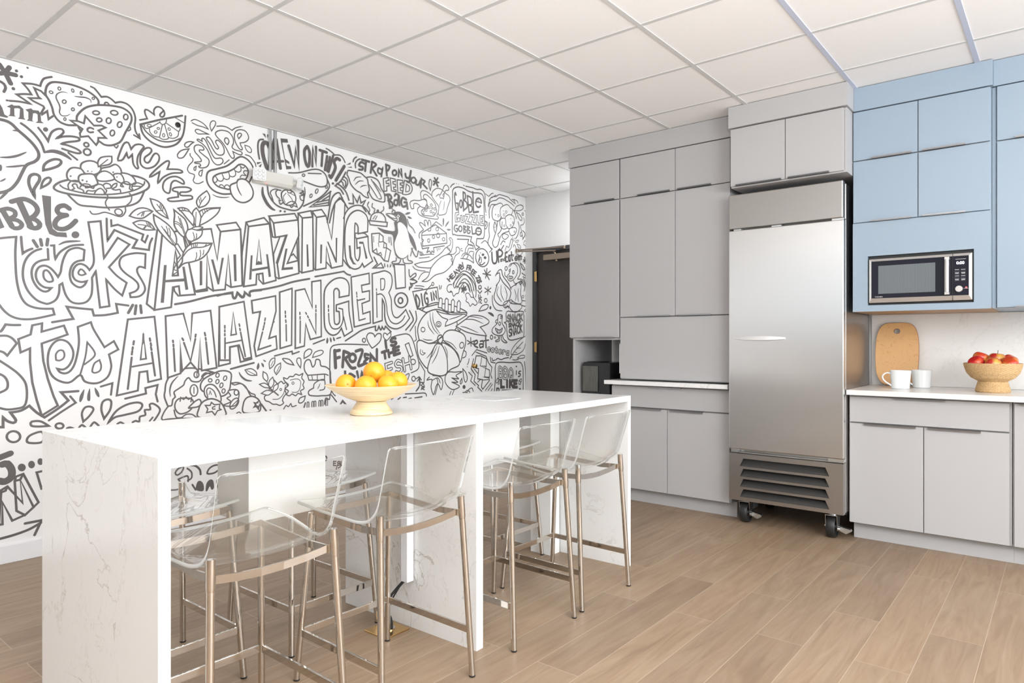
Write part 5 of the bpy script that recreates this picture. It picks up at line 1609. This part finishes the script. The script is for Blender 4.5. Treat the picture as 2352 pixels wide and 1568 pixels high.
s 9 1450,970 1480,975 1520,965
c 8 1505,950* 1550,920 1590,920 1590,945 1550,955
l 10 960,920 1015,850 1140,890
Wp 11 1010,925 1065,925 1135,960 1130,1050 1060,1045 1170,1095 1170,1180 1090,1180 1165,1190 1170,1220 1090,1325 1075,1300 1085,1210 1030,1200 1040,1080 985,1060
l 9 1080,930 1060,1045
l 9 1130,1050 1110,1175 1165,1185
l 9 1085,1215 1160,1210
l 9 990,1085 1035,1140
l 9 1030,1240 1065,1205
l 10 1010,880 1130,930 1160,1010 1200,1060 1185,1150 1200,1195
l 10 980,960 950,1080 1000,1150 985,1230 1040,1280 1030,1300 1080,1350
l 9 920,1120 965,1165 945,1225 1000,1280
l 9 1120,1340 1190,1250
l 9 1155,1340 1205,1265
l 9 1190,1345 1205,1320
s 9 925,960 920,1000 905,1030
d 905,1055,5,6,0
l 10 1180,940 1190,1000 1240,1010
l 10 1200,950 1210,985 1235,975
s 11 1230,1345 1240,1200 1240,1060 1260,1010 1320,1000 1420,1005 1530,1000 1560,1030 1575,1100 1575,1340
U 26 1285,1195 1450,1205 0,-130 BBQ
T 13 1485,1150 1500,1150 0,-70 i
T 14 1515,1180 1550,1160 0,-90 s
d 1493,1052,8,10,0
T 30 1310,1300 1505,1300 0,-80 LIKE
T 16 1255,1345 1290,1345 0,-50 n
c 8 1270,1190* 1250,1220 1255,1250 1275,1235
c 8 1290,1210* 1275,1245 1280,1268 1290,1250
c 8 1555,1200* 1535,1210 1540,1240 1555,1230
c 8 1525,1220* 1520,1260 1545,1262 1540,1235
s 9 850,1365 880,1360 900,1365 920,1330 960,1310 975,1350
s 9 880,1360 900,1340 930,1350 935,1365
l 9 1320,1335 1480,1335
d 1535,1322,12,12,0
s 9 1590,990 1600,1100 1605,1340
s 10 1265,60 1240,150 1225,220 1250,280 1310,320 1380,290 1420,210 1420,140 1340,50 1300,-20
t 8 1280,90 1260,180 1320,280
t 8 1310,70 1310,180 1350,270
t 8 1350,90 1380,180 1370,260
s 9 1420,110 1480,70 1530,40 1550,80 1545,180 1560,270 1540,300 1480,290 1430,250
o 8 1545,45,14,24,20
t 8 1470,120 1490,200 1480,270
t 8 1520,110 1510,200 1520,280
s 9 1335,320 1350,280 1410,260 1420,290 1460,300 1550,310 1555,350 1510,390 1470,400 1430,370 1400,330 1360,350 1340,330
l 8 1350,310 1370,350 1380,320 1400,350 1410,310
o 8 1427,270,14,20,0
s 9 1205,200 1210,300 1250,370 1320,385
s 9 1580,0 1600,60 1585,150
s 9 1560,30 1585,90
o 7 1572,215,10,16,0
l 8 1560,260 1600,265
s 7 1600,200 1608,220
l 8 1565,320 1600,330
s 8 1605,360 1590,380 1605,395
c 10 1372,470 1370,420 1390,388 1450,395 1560,390 1582,420 1585,560 1580,690 1540,710 1440,735 1395,715 1380,640 1375,545* 1350,525* 1372,515*
U 19 1385,515 1565,500 0,-78 SNACK
T 13 1400,580 1545,562 0,-45 SNACK
T 14 1405,695 1562,640 0,-90 SNACK
c 9 1270,480 1275,440 1300,430 1325,445 1320,500 1325,540 1350,580 1360,620 1330,670 1270,680 1210,650 1205,600 1240,560 1265,530
s 8 1300,460 1315,445 1320,470 1300,475
o 8 1293,538,12,20,0
s 8 1265,490 1245,500 1245,525 1265,530
s 9 1240,590 1290,615 1325,590 1310,640 1270,650 1240,600
l 6 1265,605 1270,645
l 6 1290,612 1290,650
l 6 1308,605 1305,640
s 9 1270,680 1280,720 1245,740 1250,755 1290,740 1290,680
s 9 1325,675 1340,720 1380,760 1360,768 1320,740 1310,680
o 10 1195,700,15,24,0
o 7 1236,704,8,10,0
@ 350 740 3.6185
s 12 1010,-5 1005,0
s 11 105,570 115,500 160,430 240,390 340,380 450,400 520,420
s 11 105,570 100,620 130,700
t 11 215,445 165,500 145,560 150,620
Wc 10 85,810 90,760 130,700 160,690 170,640 190,620 180,580 220,550 260,520 270,490 300,460 330,490 390,490 430,440 480,420 560,430 640,500 700,500 740,510 770,530 790,560 810,600 840,640 820,700 790,760 760,790 200,800
o 9 366,435,20,25,0
l 7 370,415 370,455
o 9 345,566,32,48,0
l 7 345,540 345,590
s 9 430,470 410,450 440,420 480,430
Wc 11 415,570 400,520 430,470 500,430 560,405 620,405 655,430 650,500 640,560 610,600 560,615 500,590
o 8 541,440,14,17,20
o 8 604,464,13,20,20
o 8 480,482,15,14,0
o 8 540,492,13,18,20
o 8 573,523,13,20,20
o 8 591,570,13,18,10
Wc 10 450,625 430,570 445,530 480,515 520,530 560,590 570,650 540,670
s 8 460,620 450,570 470,545 510,570 530,620
l 6 470,600 480,570 490,600
s 9 650,500 680,520 740,510 790,560 820,590 850,600 850,620 800,620 790,650
Wc 9 590,690 650,660 620,630 650,610 630,570 700,560 720,600 690,690
o 9 697,583,18,22,0
o 9 680,675,28,52,35
l 7 650,705 710,645
Wc 10 190,720 190,670 220,635 280,630 330,640 340,690 300,740 230,760
l 9 230,655 235,625 260,640 280,620 300,640 325,625 320,660
Wc 10 300,710 350,660 390,640 405,670 380,700 320,710
s 9 180,730 200,790 250,790
s 9 240,795 280,765 330,765 365,790
Wc 11 390,790 385,720 420,660 490,635 560,660 600,720 595,780
p 9 440,690 480,690 490,665 515,685 560,680 555,715 570,725 540,735 520,770 495,740 450,750 460,720
s 8 520,700 500,705 500,720 520,720
Wc 11 760,750 755,680 780,630 830,615 880,640 900,690 880,745
g 835,660 860,665 885,645 880,675 915,680 890,700 885,735 860,705 830,715 850,685
w 865,675 885,675 885,690 868,690
l 13 905,680 945,735
s 8 700,755 720,745 735,755
s 12 650,388 740,362 840,338
f 880,335 890,365 875,395 866,375
f 905,335 925,350 925,375 910,360
f 920,310 942,320 940,330 925,322
t 14 718,412 740,450 780,480 828,487
c 8 770,395* 820,385 860,410 868,440* 820,440 790,425
l 5 785,400 855,435
c 8 975,385* 970,340 990,305 1018,295* 1015,340 995,370
l 5 985,360 1005,320
c 8 1030,435* 1012,400 1030,360 1065,338* 1065,380 1050,410
l 5 1030,420 1055,365
c 9 1085,310* 1085,300 1140,310 1175,355* 1120,340
c 8 1230,378* 1200,330 1205,300 1230,300 1235,340
c 9 1260,300* 1265,250 1300,222 1325,235 1310,270
c 8 1330,292* 1350,250 1400,232 1420,245 1400,270
c 9 1215,665 1225,630 1270,612* 1260,650 1235,670
Wc 9 1000,480 1020,490 1040,510 1070,490 1090,510 1110,500 1120,530 1100,560 1110,590 1090,620 1080,650 1090,670 1060,690 1030,680 1000,680 970,660 940,650 930,620 950,600 970,560
Wc 9 1090,460 1120,470 1140,450 1170,450 1190,430 1220,440 1250,425 1240,460 1260,490 1250,520 1260,550 1230,570 1240,600 1210,590 1190,610 1160,595 1140,610 1115,600 1130,570 1105,550 1130,520 1100,490
s 6 1145,480 1200,470 1230,490 1225,550 1200,580 1160,580
o 6 1168,505,9,10,0
s 6 1000,640 1050,635 1090,590 1105,520
o 6 1066,558,8,9,0
l 11 930,510 1045,605
Wc 8 920,410* 950,430 960,470 950,490* 920,460
Wc 8 1000,455* 1010,500 990,540 965,540* 970,490
Wc 8 890,515* 930,505 970,530 980,545* 930,540
Wc 8 905,590* 950,565 1000,575* 960,605
Wc 8 1045,510* 1040,550 1000,580* 1010,530
s 7 950,490 970,540 1000,580
s 10 1290,440 1265,400 1262,350 1280,315 1310,315 1330,370 1350,350 1360,310 1390,315 1400,360 1440,370 1475,400 1480,450 1482,590 1400,610 1330,610 1300,600 1300,570 1340,545
s 9 1290,440 1360,435 1430,430 1460,440
p 9 1290,440 1430,430 1430,480 1300,480
l 7 1325,440 1330,480
l 7 1370,438 1370,480
s 9 1340,545 1345,510 1390,480 1430,480 1430,550 1390,565
t 7 1395,505 1380,540 1370,555
s 10 1480,550 1475,450 1475,300 1485,210 1540,185 1650,182 1790,187
s 10 1985,125 2050,105 2120,98 2160,140 2190,240 2215,340 2205,390 2150,420
s 9 1480,540 1500,590 1520,610
c 10 1825,215* 1795,170 1780,120 1800,90 1835,95 1848,120* 1870,95 1900,100 1895,150 1860,190
c 9 1943,155* 1920,120 1925,90 1945,95 1950,105* 1975,85 1982,110 1960,140
o 9 1758,149,13,17,0
l 30 1515,235 1522,375
l 26 1515,240 1555,232
l 26 1520,300 1555,290
l 26 1590,240 1580,370
s 26 1590,240 1640,265 1600,300* 1650,375 1685,378
o 26 1663,295,26,32,0
s 26 1690,240 1745,235 1710,355 1760,345
s 24 1795,270 1765,265 1770,295 1790,300 1760,330 1795,350
l 26 1810,340 1815,270 1865,330 1865,225
T 26 1920,220 2030,185 -8,-62 IS
T 26 1915,305 2060,255 -8,-55 THE
U 30 1955,450 2150,385 -15,-100 ESH
p 9 2100,185 2130,170 2165,275 2140,290
o 9 2166,328,20,22,0
g 1548,490 1560,445 1600,520 1590,400 1610,400 1615,520 1555,520
s 24 1680,450 1640,430 1630,480 1660,490
l 24 1700,410 1720,500 1740,420 1770,470
c 9 2075,470* 2060,435 2080,425 2095,445* 2130,425 2130,450 2110,490
o 9 2170,468,15,20,0
l 9 2190,570 2225,520 2220,460 2200,490
l 8 2220,460 2235,480
s 9 2240,500 2260,530 2235,545 2260,560
l 12 1260,705 1270,670
U 24 1290,760 1450,740 0,-90 uuu
s 10 1430,680 1440,630 1470,640 1480,600 1530,660
g 1555,680 1580,640 1615,680 1595,680 1580,665 1570,680
s 10 2100,595 2200,590 2265,588 2278,612
l 10 1985,640 2000,630
l 12 2040,640 2060,625
l 12 2085,625 2110,622
l 12 2130,635 2150,630
l 12 2180,628 2240,618
s 8 1090,720 1110,690 1130,700 1150,675 1160,700 1195,690
d 980,728,9,6,0
@ 0 860 3.5643
s 14 -5,430 25,430* 25,350* 60,380 110,395 130,375 100,330 85,310* 170,295 240,255* 300,310 365,350* 480,275 560,212* 500,145* 640,135
s 12 400,375 510,300 620,230* 575,178
f 690,120 680,190 660,225 648,215 655,170
f 735,112 740,180 735,215 715,210 715,165
f 775,105 805,140 815,180 800,182 780,150
c 12 682,385* 670,320 695,270 740,262 765,285 730,340
c 13 852,360* 830,290 840,225 880,203 910,220 900,290
c 13 885,395* 950,300 1040,245 1130,228 1165,250 1130,300 1020,330 940,350
l 13 1025,197 1195,155 1190,110 1290,85 1275,160 1290,220
l 12 825,98 920,70 908,165
s 12 1085,390 1110,378 1140,385 1145,345 1190,330 1185,290 1230,285 1225,245 1260,240 1310,290 1260,380
l 11 1225,380 1250,350
s 12 960,405 985,390 1015,405
o 12 110,508,55,45,0
c 12 345,470 260,490 222,525 235,558 345,550
c 12 250,405* 260,385 330,382 400,420* 310,425 260,420
o 12 487,420,32,22,0
s 12 548,440 570,432 598,440
s 12 648,432 670,412 698,430
s 12 740,425 770,390 808,418
l 32 -5,680 85,645
s 36 20,735 60,730 95,780 90,840 40,875 -5,870
d 178,760,33,32,0
d 258,736,28,31,0
d 330,712,24,28,0
p 12 120,870 130,835 190,812 315,1045 205,1150 135,1115
p 12 10,945 60,915 185,1050 165,860 275,1085 205,1148 100,1195 20,1045 20,1225 -10,1230
l 12 120,870 165,860 190,812
l 11 205,1148 275,1085 315,1045
l 12 60,915 45,950 -5,970
l 12 345,790 300,800 340,935
s 14 -5,1345 120,1310 240,1265 345,1205
l 14 205,1218 340,1192 283,1312
@ 390 1040 5.2267
s 11 165,160 100,190 65,240 90,265 140,230 165,180
s 14 245,145 310,155 360,200 370,255
s 11 210,185 260,230 260,300 215,330
c 12 450,230 480,180 550,145 655,148* 590,200 530,240 460,250
s 11 100,315 210,275 220,340
l 11 100,315 150,370
f 680,190 700,170 730,200 740,160 780,155 800,215 790,240 740,250 700,235
s 12 600,90 700,105 800,118
s 12 820,160 870,125 940,105
f 820,240 860,170 935,145 920,190 850,230
f 315,440 330,350 370,335 405,380 400,455
f 430,455 440,365 480,320 520,330 530,420 500,440 480,400 450,455
s 16 585,425 570,340 600,300 640,300 655,370
f 670,400 680,350 690,350 685,395
f 680,260 720,330 750,290 790,330 800,250 700,240
c 10 730,500 760,440 840,390* 820,440 770,500
s 10 890,410 915,440 895,500
s 10 5,445 80,440 145,415
l 12 270,380 310,440
T 9 1965,150 2090,150 0,-50 ESL
s 9 1995,200 2015,140 2040,120 2050,160 2020,180
o 8 2020,240,25,25,0
s 9 1960,290 2000,220 2060,210 2080,280 2020,300
'''
GLY = {
 'A': [((0, 0), (.5, 1), (1, 0)), ((.2, .36), (.8, .36))], 'B': [((0, 0), (0, 1), (.55, 1), (.85, .8), (.6, .55), (0, .55)), ((.6, .55), (.95, .3), (.65, 0), (0, 0))],
 'C': [((.95, .85), (.6, 1), (.15, .8), (0, .5), (.15, .18), (.6, 0), (.95, .15))], 'D': [((0, 0), (0, 1), (.5, .95), (.95, .6), (.95, .4), (.5, .05), (0, 0))],
 'E': [((.9, 1), (0, 1), (0, 0), (.9, 0)), ((0, .52), (.75, .52))], 'F': [((.9, 1), (0, 1), (0, 0)), ((0, .52), (.7, .52))],
 'G': [((.95, .85), (.6, 1), (.15, .8), (0, .5), (.15, .15), (.6, 0), (.95, .15), (.95, .48), (.6, .48))], 'H': [((0, 0), (0, 1)), ((1, 0), (1, 1)), ((0, .5), (1, .5))],
 'I': [((.5, 0), (.5, 1))], 'K': [((0, 0), (0, 1)), ((.95, 1), (0, .45)), ((.25, .6), (1, 0))], 'L': [((0, 1), (0, 0), (.9, 0))],
 'N': [((0, 0), (0, 1), (1, 0), (1, 1))], 'O': [((.5, 1), (.1, .8), (0, .5), (.1, .2), (.5, 0), (.9, .2), (1, .5), (.9, .8), (.5, 1))],
 'P': [((0, 0), (0, 1), (.6, 1), (.95, .75), (.6, .48), (0, .48))], 'Q': [((.5, 1), (.1, .8), (0, .5), (.1, .2), (.5, 0), (.9, .2), (1, .5), (.9, .8), (.5, 1)), ((.6, .3), (1, -.1))],
 'R': [((0, 0), (0, 1), (.6, 1), (.95, .75), (.6, .5), (0, .5)), ((.5, .5), (1, 0))], 'S': [((.92, .85), (.5, 1), (.1, .8), (.25, .55), (.75, .45), (.95, .2), (.5, 0), (.05, .15))],
 'T': [((0, 1), (1, 1)), ((.5, 1), (.5, 0))], 'U': [((0, 1), (0, .3), (.25, 0), (.75, 0), (1, .3), (1, 1))], 'V': [((0, 1), (.5, 0), (1, 1))], 'X': [], 'Z': [((0, 1), (1, 1), (0, 0), (1, 0))],
 'a': [((.85, .6), (.4, .65), (.05, .35), (.3, 0), (.85, .15)), ((.85, .65), (.85, 0))], 'c': [((.9, .55), (.5, .68), (.05, .35), (.45, 0), (.9, .12))], 'd': [((.85, .55), (.4, .6), (.05, .3), (.35, 0), (.85, .15)), ((.85, 1), (.85, 0))],
 'e': [((.08, .33), (.9, .36), (.7, .65), (.3, .62), (.05, .33), (.35, 0), (.88, .12))], 'i': [((.5, 0), (.5, .65))], 'm': [((0, 0), (0, .65)), ((0, .5), (.3, .68), (.5, .45), (.5, 0)), ((.5, .5), (.8, .68), (1, .45), (1, 0))],
 'n': [((.05, 0), (.05, .65)), ((.05, .45), (.45, .68), (.85, .5), (.85, 0))], 'r': [((.1, 0), (.1, .65)), ((.1, .4), (.4, .65), (.85, .6))], 's': [((.85, .6), (.4, .68), (.15, .48), (.75, .25), (.6, .02), (.1, .08))],
 't': [((.4, 1), (.4, .1), (.8, .05)), ((.05, .65), (.8, .65))], 'u': [((.05, 1), (.1, .2), (.5, 0), (.9, .2), (.95, 1))],
}
_R = (Vector((math.cos(YAW), math.sin(YAW), 0)), Vector((-math.sin(YAW), math.cos(YAW), 0)))
def on_wall(px, py):
    d = _R[1]+_R[0]*((px-1176.0)/FPX)+Vector((0, 0, (HORIZON-py)/FPX)); k = -CAM.x/d.x
    return (CAM.y+d.y*k, CAM.z+d.z*k)
class Mural:
    def __init__(self): self.bm = bmesh.new(); self.n = 0
    def layer(self): self.n += 1; return 0.0004+self.n*0.000011
    def poly(self, P, mi):
        x = self.layer()
        vs = [self.bm.verts.new((x, p[0], p[1])) for p in P]
        es = [self.bm.edges.new((vs[i], vs[(i+1) % len(vs)])) for i in range(len(vs))]
        r = bmesh.ops.triangle_fill(self.bm, use_beauty=True, use_dissolve=False, edges=es, normal=(1, 0, 0))
        for f in r['geom']:
            if isinstance(f, bmesh.types.BMFace): f.material_index = mi
    def stroke(self, P, w, closed=False, taper=False, mi=0):
        Q = [Vector((p[0], p[1])) for p in P]
        R = [Q[0]]
        for q in Q[1:]:
            if (q-R[-1]).length > 0.0012: R.append(q)
        if closed and (R[0]-R[-1]).length < 0.0012 and len(R) > 2: R.pop()
        if len(R) < 2: return
        x = self.layer(); n = len(R); L = []; h = w/2
        for i in range(n):
            a = R[(i-1) % n] if (closed or i) else None; b = R[(i+1) % n] if (closed or i < n-1) else None; p = R[i]
            d1 = (p-a).normalized() if a is not None else None; d2 = (b-p).normalized() if b is not None else None
            if d1 is None: d1 = d2
            if d2 is None: d2 = d1
            t = d1+d2
            nn = Vector((-d1.y, d1.x)) if t.length < 1e-4 else Vector((-t.y, t.x)).normalized()
            k = max(0.42, abs(nn.dot(Vector((-d1.y, d1.x))))); hh = h/k
            if taper: u = i/(n-1); hh = h*(0.18+0.82*math.sin(math.pi*u)**0.6)
            L.append(((p.x+nn.x*hh, p.y+nn.y*hh), (p.x-nn.x*hh, p.y-nn.y*hh)))
        for i in range(n if closed else n-1):
            a, b = L[i], L[(i+1) % n]
            for j, tri in enumerate(((a[0], a[1], b[1]), (a[0], b[1], b[0]))):
                ar = (tri[1][0]-tri[0][0])*(tri[2][1]-tri[0][1])-(tri[2][0]-tri[0][0])*(tri[1][1]-tri[0][1])
                if abs(ar) < 1e-9: continue
                xi = x+(i % 2)*0.000004+j*0.000002
                self.bm.faces.new([self.bm.verts.new((xi, *q)) for q in (tri if ar > 0 else tri[::-1])]).material_index = mi
        if not closed and not taper:
            for p, d, e in ((R[0], (R[0]-R[1]).normalized(), L[0]), (R[-1], (R[-1]-R[-2]).normalized(), L[-1])):
                s = Vector((-d.y, d.x)); arc = [p+(s*math.cos(math.pi*k/6)+d*math.sin(math.pi*k/6))*h for k in range(7)]
                self.bm.faces.new([self.bm.verts.new((x-(0.0000015 if e is L[0] else 0.0000032), q.x, q.y)) for q in arc]).material_index = mi
def smooth(pts, corners, closed):
    n = len(pts); out = []
    for i in range(n if closed else n-1):
        p1, p2 = pts[i], pts[(i+1) % n]
        p0 = pts[(i-1) % n] if (closed or i > 0) and not corners[i] else p1
        p3 = pts[(i+2) % n] if (closed or i < n-2) and not corners[(i+1) % n] else p2
        L = math.hypot(p2[0]-p1[0], p2[1]-p1[1]); m_ = max(2, min(10, int(L/0.011)+1))
        for k in range(m_):
            t = k/m_
            out.append(tuple(0.5*(2*p1[j]+(p2[j]-p0[j])*t+(2*p0[j]-5*p1[j]+4*p2[j]-p3[j])*t*t+(3*p1[j]-p0[j]-3*p2[j]+p3[j])*t**3) for j in (0, 1)))
    if not closed: out.append(pts[-1])
    return out
def ring(cx, cy, rx, ry, rot, X, n=22):
    a = math.radians(rot); o = []
    for k in range(n):
        c, s = rx*math.cos(2*math.pi*k/n), ry*math.sin(2*math.pi*k/n); o.append(X(cx+c*math.cos(a)-s*math.sin(a), cy+c*math.sin(a)+s*math.cos(a)))
    return o
mu = Mural(); ox = oy = 0.0; scl = 1.0
X = lambda x, y: on_wall(ox+x/scl, oy+y/scl)
for line in MURAL.strip().splitlines():
    f = line.split(); cmd = f[0]
    if cmd == '@':
        ox, oy, scl = float(f[1]), float(f[2]), float(f[3])
        if (ox, oy) in ((400, 250), (850, 400), (900, 640), (350, 740), (0, 860), (390, 1040)) : mu.n = 0
        continue
    white = cmd[0] == 'W'; cmd = cmd.lstrip('W') or 'W'
    if cmd in 'TU':
        wd = float(f[1])/1000; p0, p1, hv = [tuple(map(float, q.split(','))) for q in f[2:5]]; txt = f[5]
        n = len(txt); sp = 1.32; tot = n*sp-(sp-1); bx_, by_ = (p1[0]-p0[0])/tot, (p1[1]-p0[1])/tot
        st_ = []
        for i, ch in enumerate(txt):
            for g in GLY[ch]:
                pts = [X(p0[0]+bx_*(i*sp+a)+hv[0]*b, p0[1]+by_*(i*sp+a)+hv[1]*b) for a, b in g]
                if len(g) > 4 and ch not in 'EZ': pts = smooth(pts, [False]*len(pts), False)
                st_.append(pts)
            if cmd == 'U':
                for s_ in st_: mu.stroke(s_, wd)
                for s_ in st_: mu.stroke(s_, wd-0.017, mi=1)
                st_ = []
        for s_ in st_: mu.stroke(s_, wd)
        continue
    if cmd == 'o':
        v = list(map(float, f[2].split(','))); mu.stroke(ring(*v, X), float(f[1])/1000, True); continue
    if cmd == 'd':
        v = list(map(float, f[1].split(','))); mu.poly(ring(*v, X, 16), 0); continue
    first = 1 if cmd in 'fgw' else 2
    cr = [q.endswith('*') for q in f[first:]]; P = [X(*map(float, q.rstrip('*').split(','))) for q in f[first:]]
    closed = cmd in 'cpfgw'
    if cmd in 'stcfw': P = smooth(P, cr, closed)
    if cmd in 'fg': mu.poly(P, 0); continue
    if cmd == 'w': mu.poly(P, 1); continue
    if white: mu.poly(P, 1)
    mu.stroke(P, float(f[1])/1000, closed, cmd == 't')
# the same kind of small doodles carries on beside the frame and low down behind the island
mu.n = 0
random.seed(11)
occ = set()
for v_ in mu.bm.verts: occ.add((int(v_.co.y//0.06), int(v_.co.z//0.06)))
def covered(y, z):
    d = Vector((0, y, z))-CAM; k = d.dot(_R[1])
    if k < 0.3 or y < 1.05: return y < 1.02
    px = 1176+FPX*d.dot(_R[0])/k; py = HORIZON-FPX*d.z/k
    if px < -25: return True
    if px < 110 or px > 1200: return False
    return py > 1000-(px-97)*0.0835+4 and not (391 < px < 560 and py > 1060)
def doodle(cy, cz, r):
    a = random.uniform(0, 6.28); kind = random.randrange(8)
    def T_(pts, s=1.0): return [(cy+s*r*(u*math.cos(a)-v*math.sin(a)), cz+s*r*(u*math.sin(a)+v*math.cos(a))) for u, v in pts]
    if kind in (0, 1):
        P_ = T_([(0, 1), (-.45, .1), (-.5, -.5), (0, -.9), (.5, -.5), (.4, .1)]); c_ = [True]+[False]*5; mu.stroke(smooth(P_, c_, True), 0.012, True)
    elif kind == 2:
        P_ = T_([(0, 1), (-.55, .2), (-.4, -.6), (0, -1), (.45, -.6), (.5, .2)]); mu.stroke(smooth(P_, [True, False, False, True, False, False], True), 0.010, True); mu.stroke(T_([(0, -.9), (0, .5)]), 0.006)
        for q in (-.3, .1): mu.stroke(T_([(0, q), (.3, q+.25)]), 0.006)
    elif kind == 3:
        mu.stroke(T_([(.7*math.cos(2*math.pi*k/16), .7*math.sin(2*math.pi*k/16)) for k in range(16)]), 0.011, True)
        if r > 0.06: mu.stroke(T_([(.3*math.cos(2*math.pi*k/12), .3*math.sin(2*math.pi*k/12)) for k in range(12)]), 0.009, True)
    elif kind == 4:
        for k in range(3): mu.stroke(T_([(math.cos(k*1.05)*.9, math.sin(k*1.05)*.9), (-math.cos(k*1.05)*.9, -math.sin(k*1.05)*.9)]), 0.013)
    elif kind == 5:
        mu.stroke(smooth(T_([(-1, 0), (-.6, .4), (-.2, -.3), (.2, .4), (.6, -.3), (1, .1)]), [False]*6, False), 0.011)
    elif kind == 6:
        P_ = T_([(0, -.9), (-.85, .1), (-.55, .8), (0, .45), (.55, .8), (.85, .1)]); mu.stroke(smooth(P_, [True, False, False, True, False, False], True), 0.011, True)
    else:
        P_ = T_([((1 if k % 2 else .45)*math.cos(k*math.pi/5), (1 if k % 2 else .45)*math.sin(k*math.pi/5)) for k in range(10)]); mu.stroke(P_, 0.011, True)
for r_ in (0.17, 0.12, 0.08, 0.05, 0.03):
    for _ in range(7000):
        y, z = random.uniform(-1.6, 5.5), random.uniform(0.20, 2.66)
        if not covered(y, z): continue
        n_ = int(math.ceil((r_-0.01)/0.06)); iy, iz = int(y//0.06), int(z//0.06)
        if any((iy+p, iz+q) in occ for p in range(-n_, n_+1) for q in range(-n_, n_+1)) or z-r_ < 0.13 or z+r_ > 2.70: continue
        doodle(y, z, r_)
        for p in range(-n_+1, n_): 
            for q in range(-n_+1, n_): occ.add((iy+p, iz+q))
mo = obj('mural', mu.bm, ['ink', 'mural_white'], wl)
for p_ in mo.data.polygons:
    if p_.normal.x < 0: p_.flip()
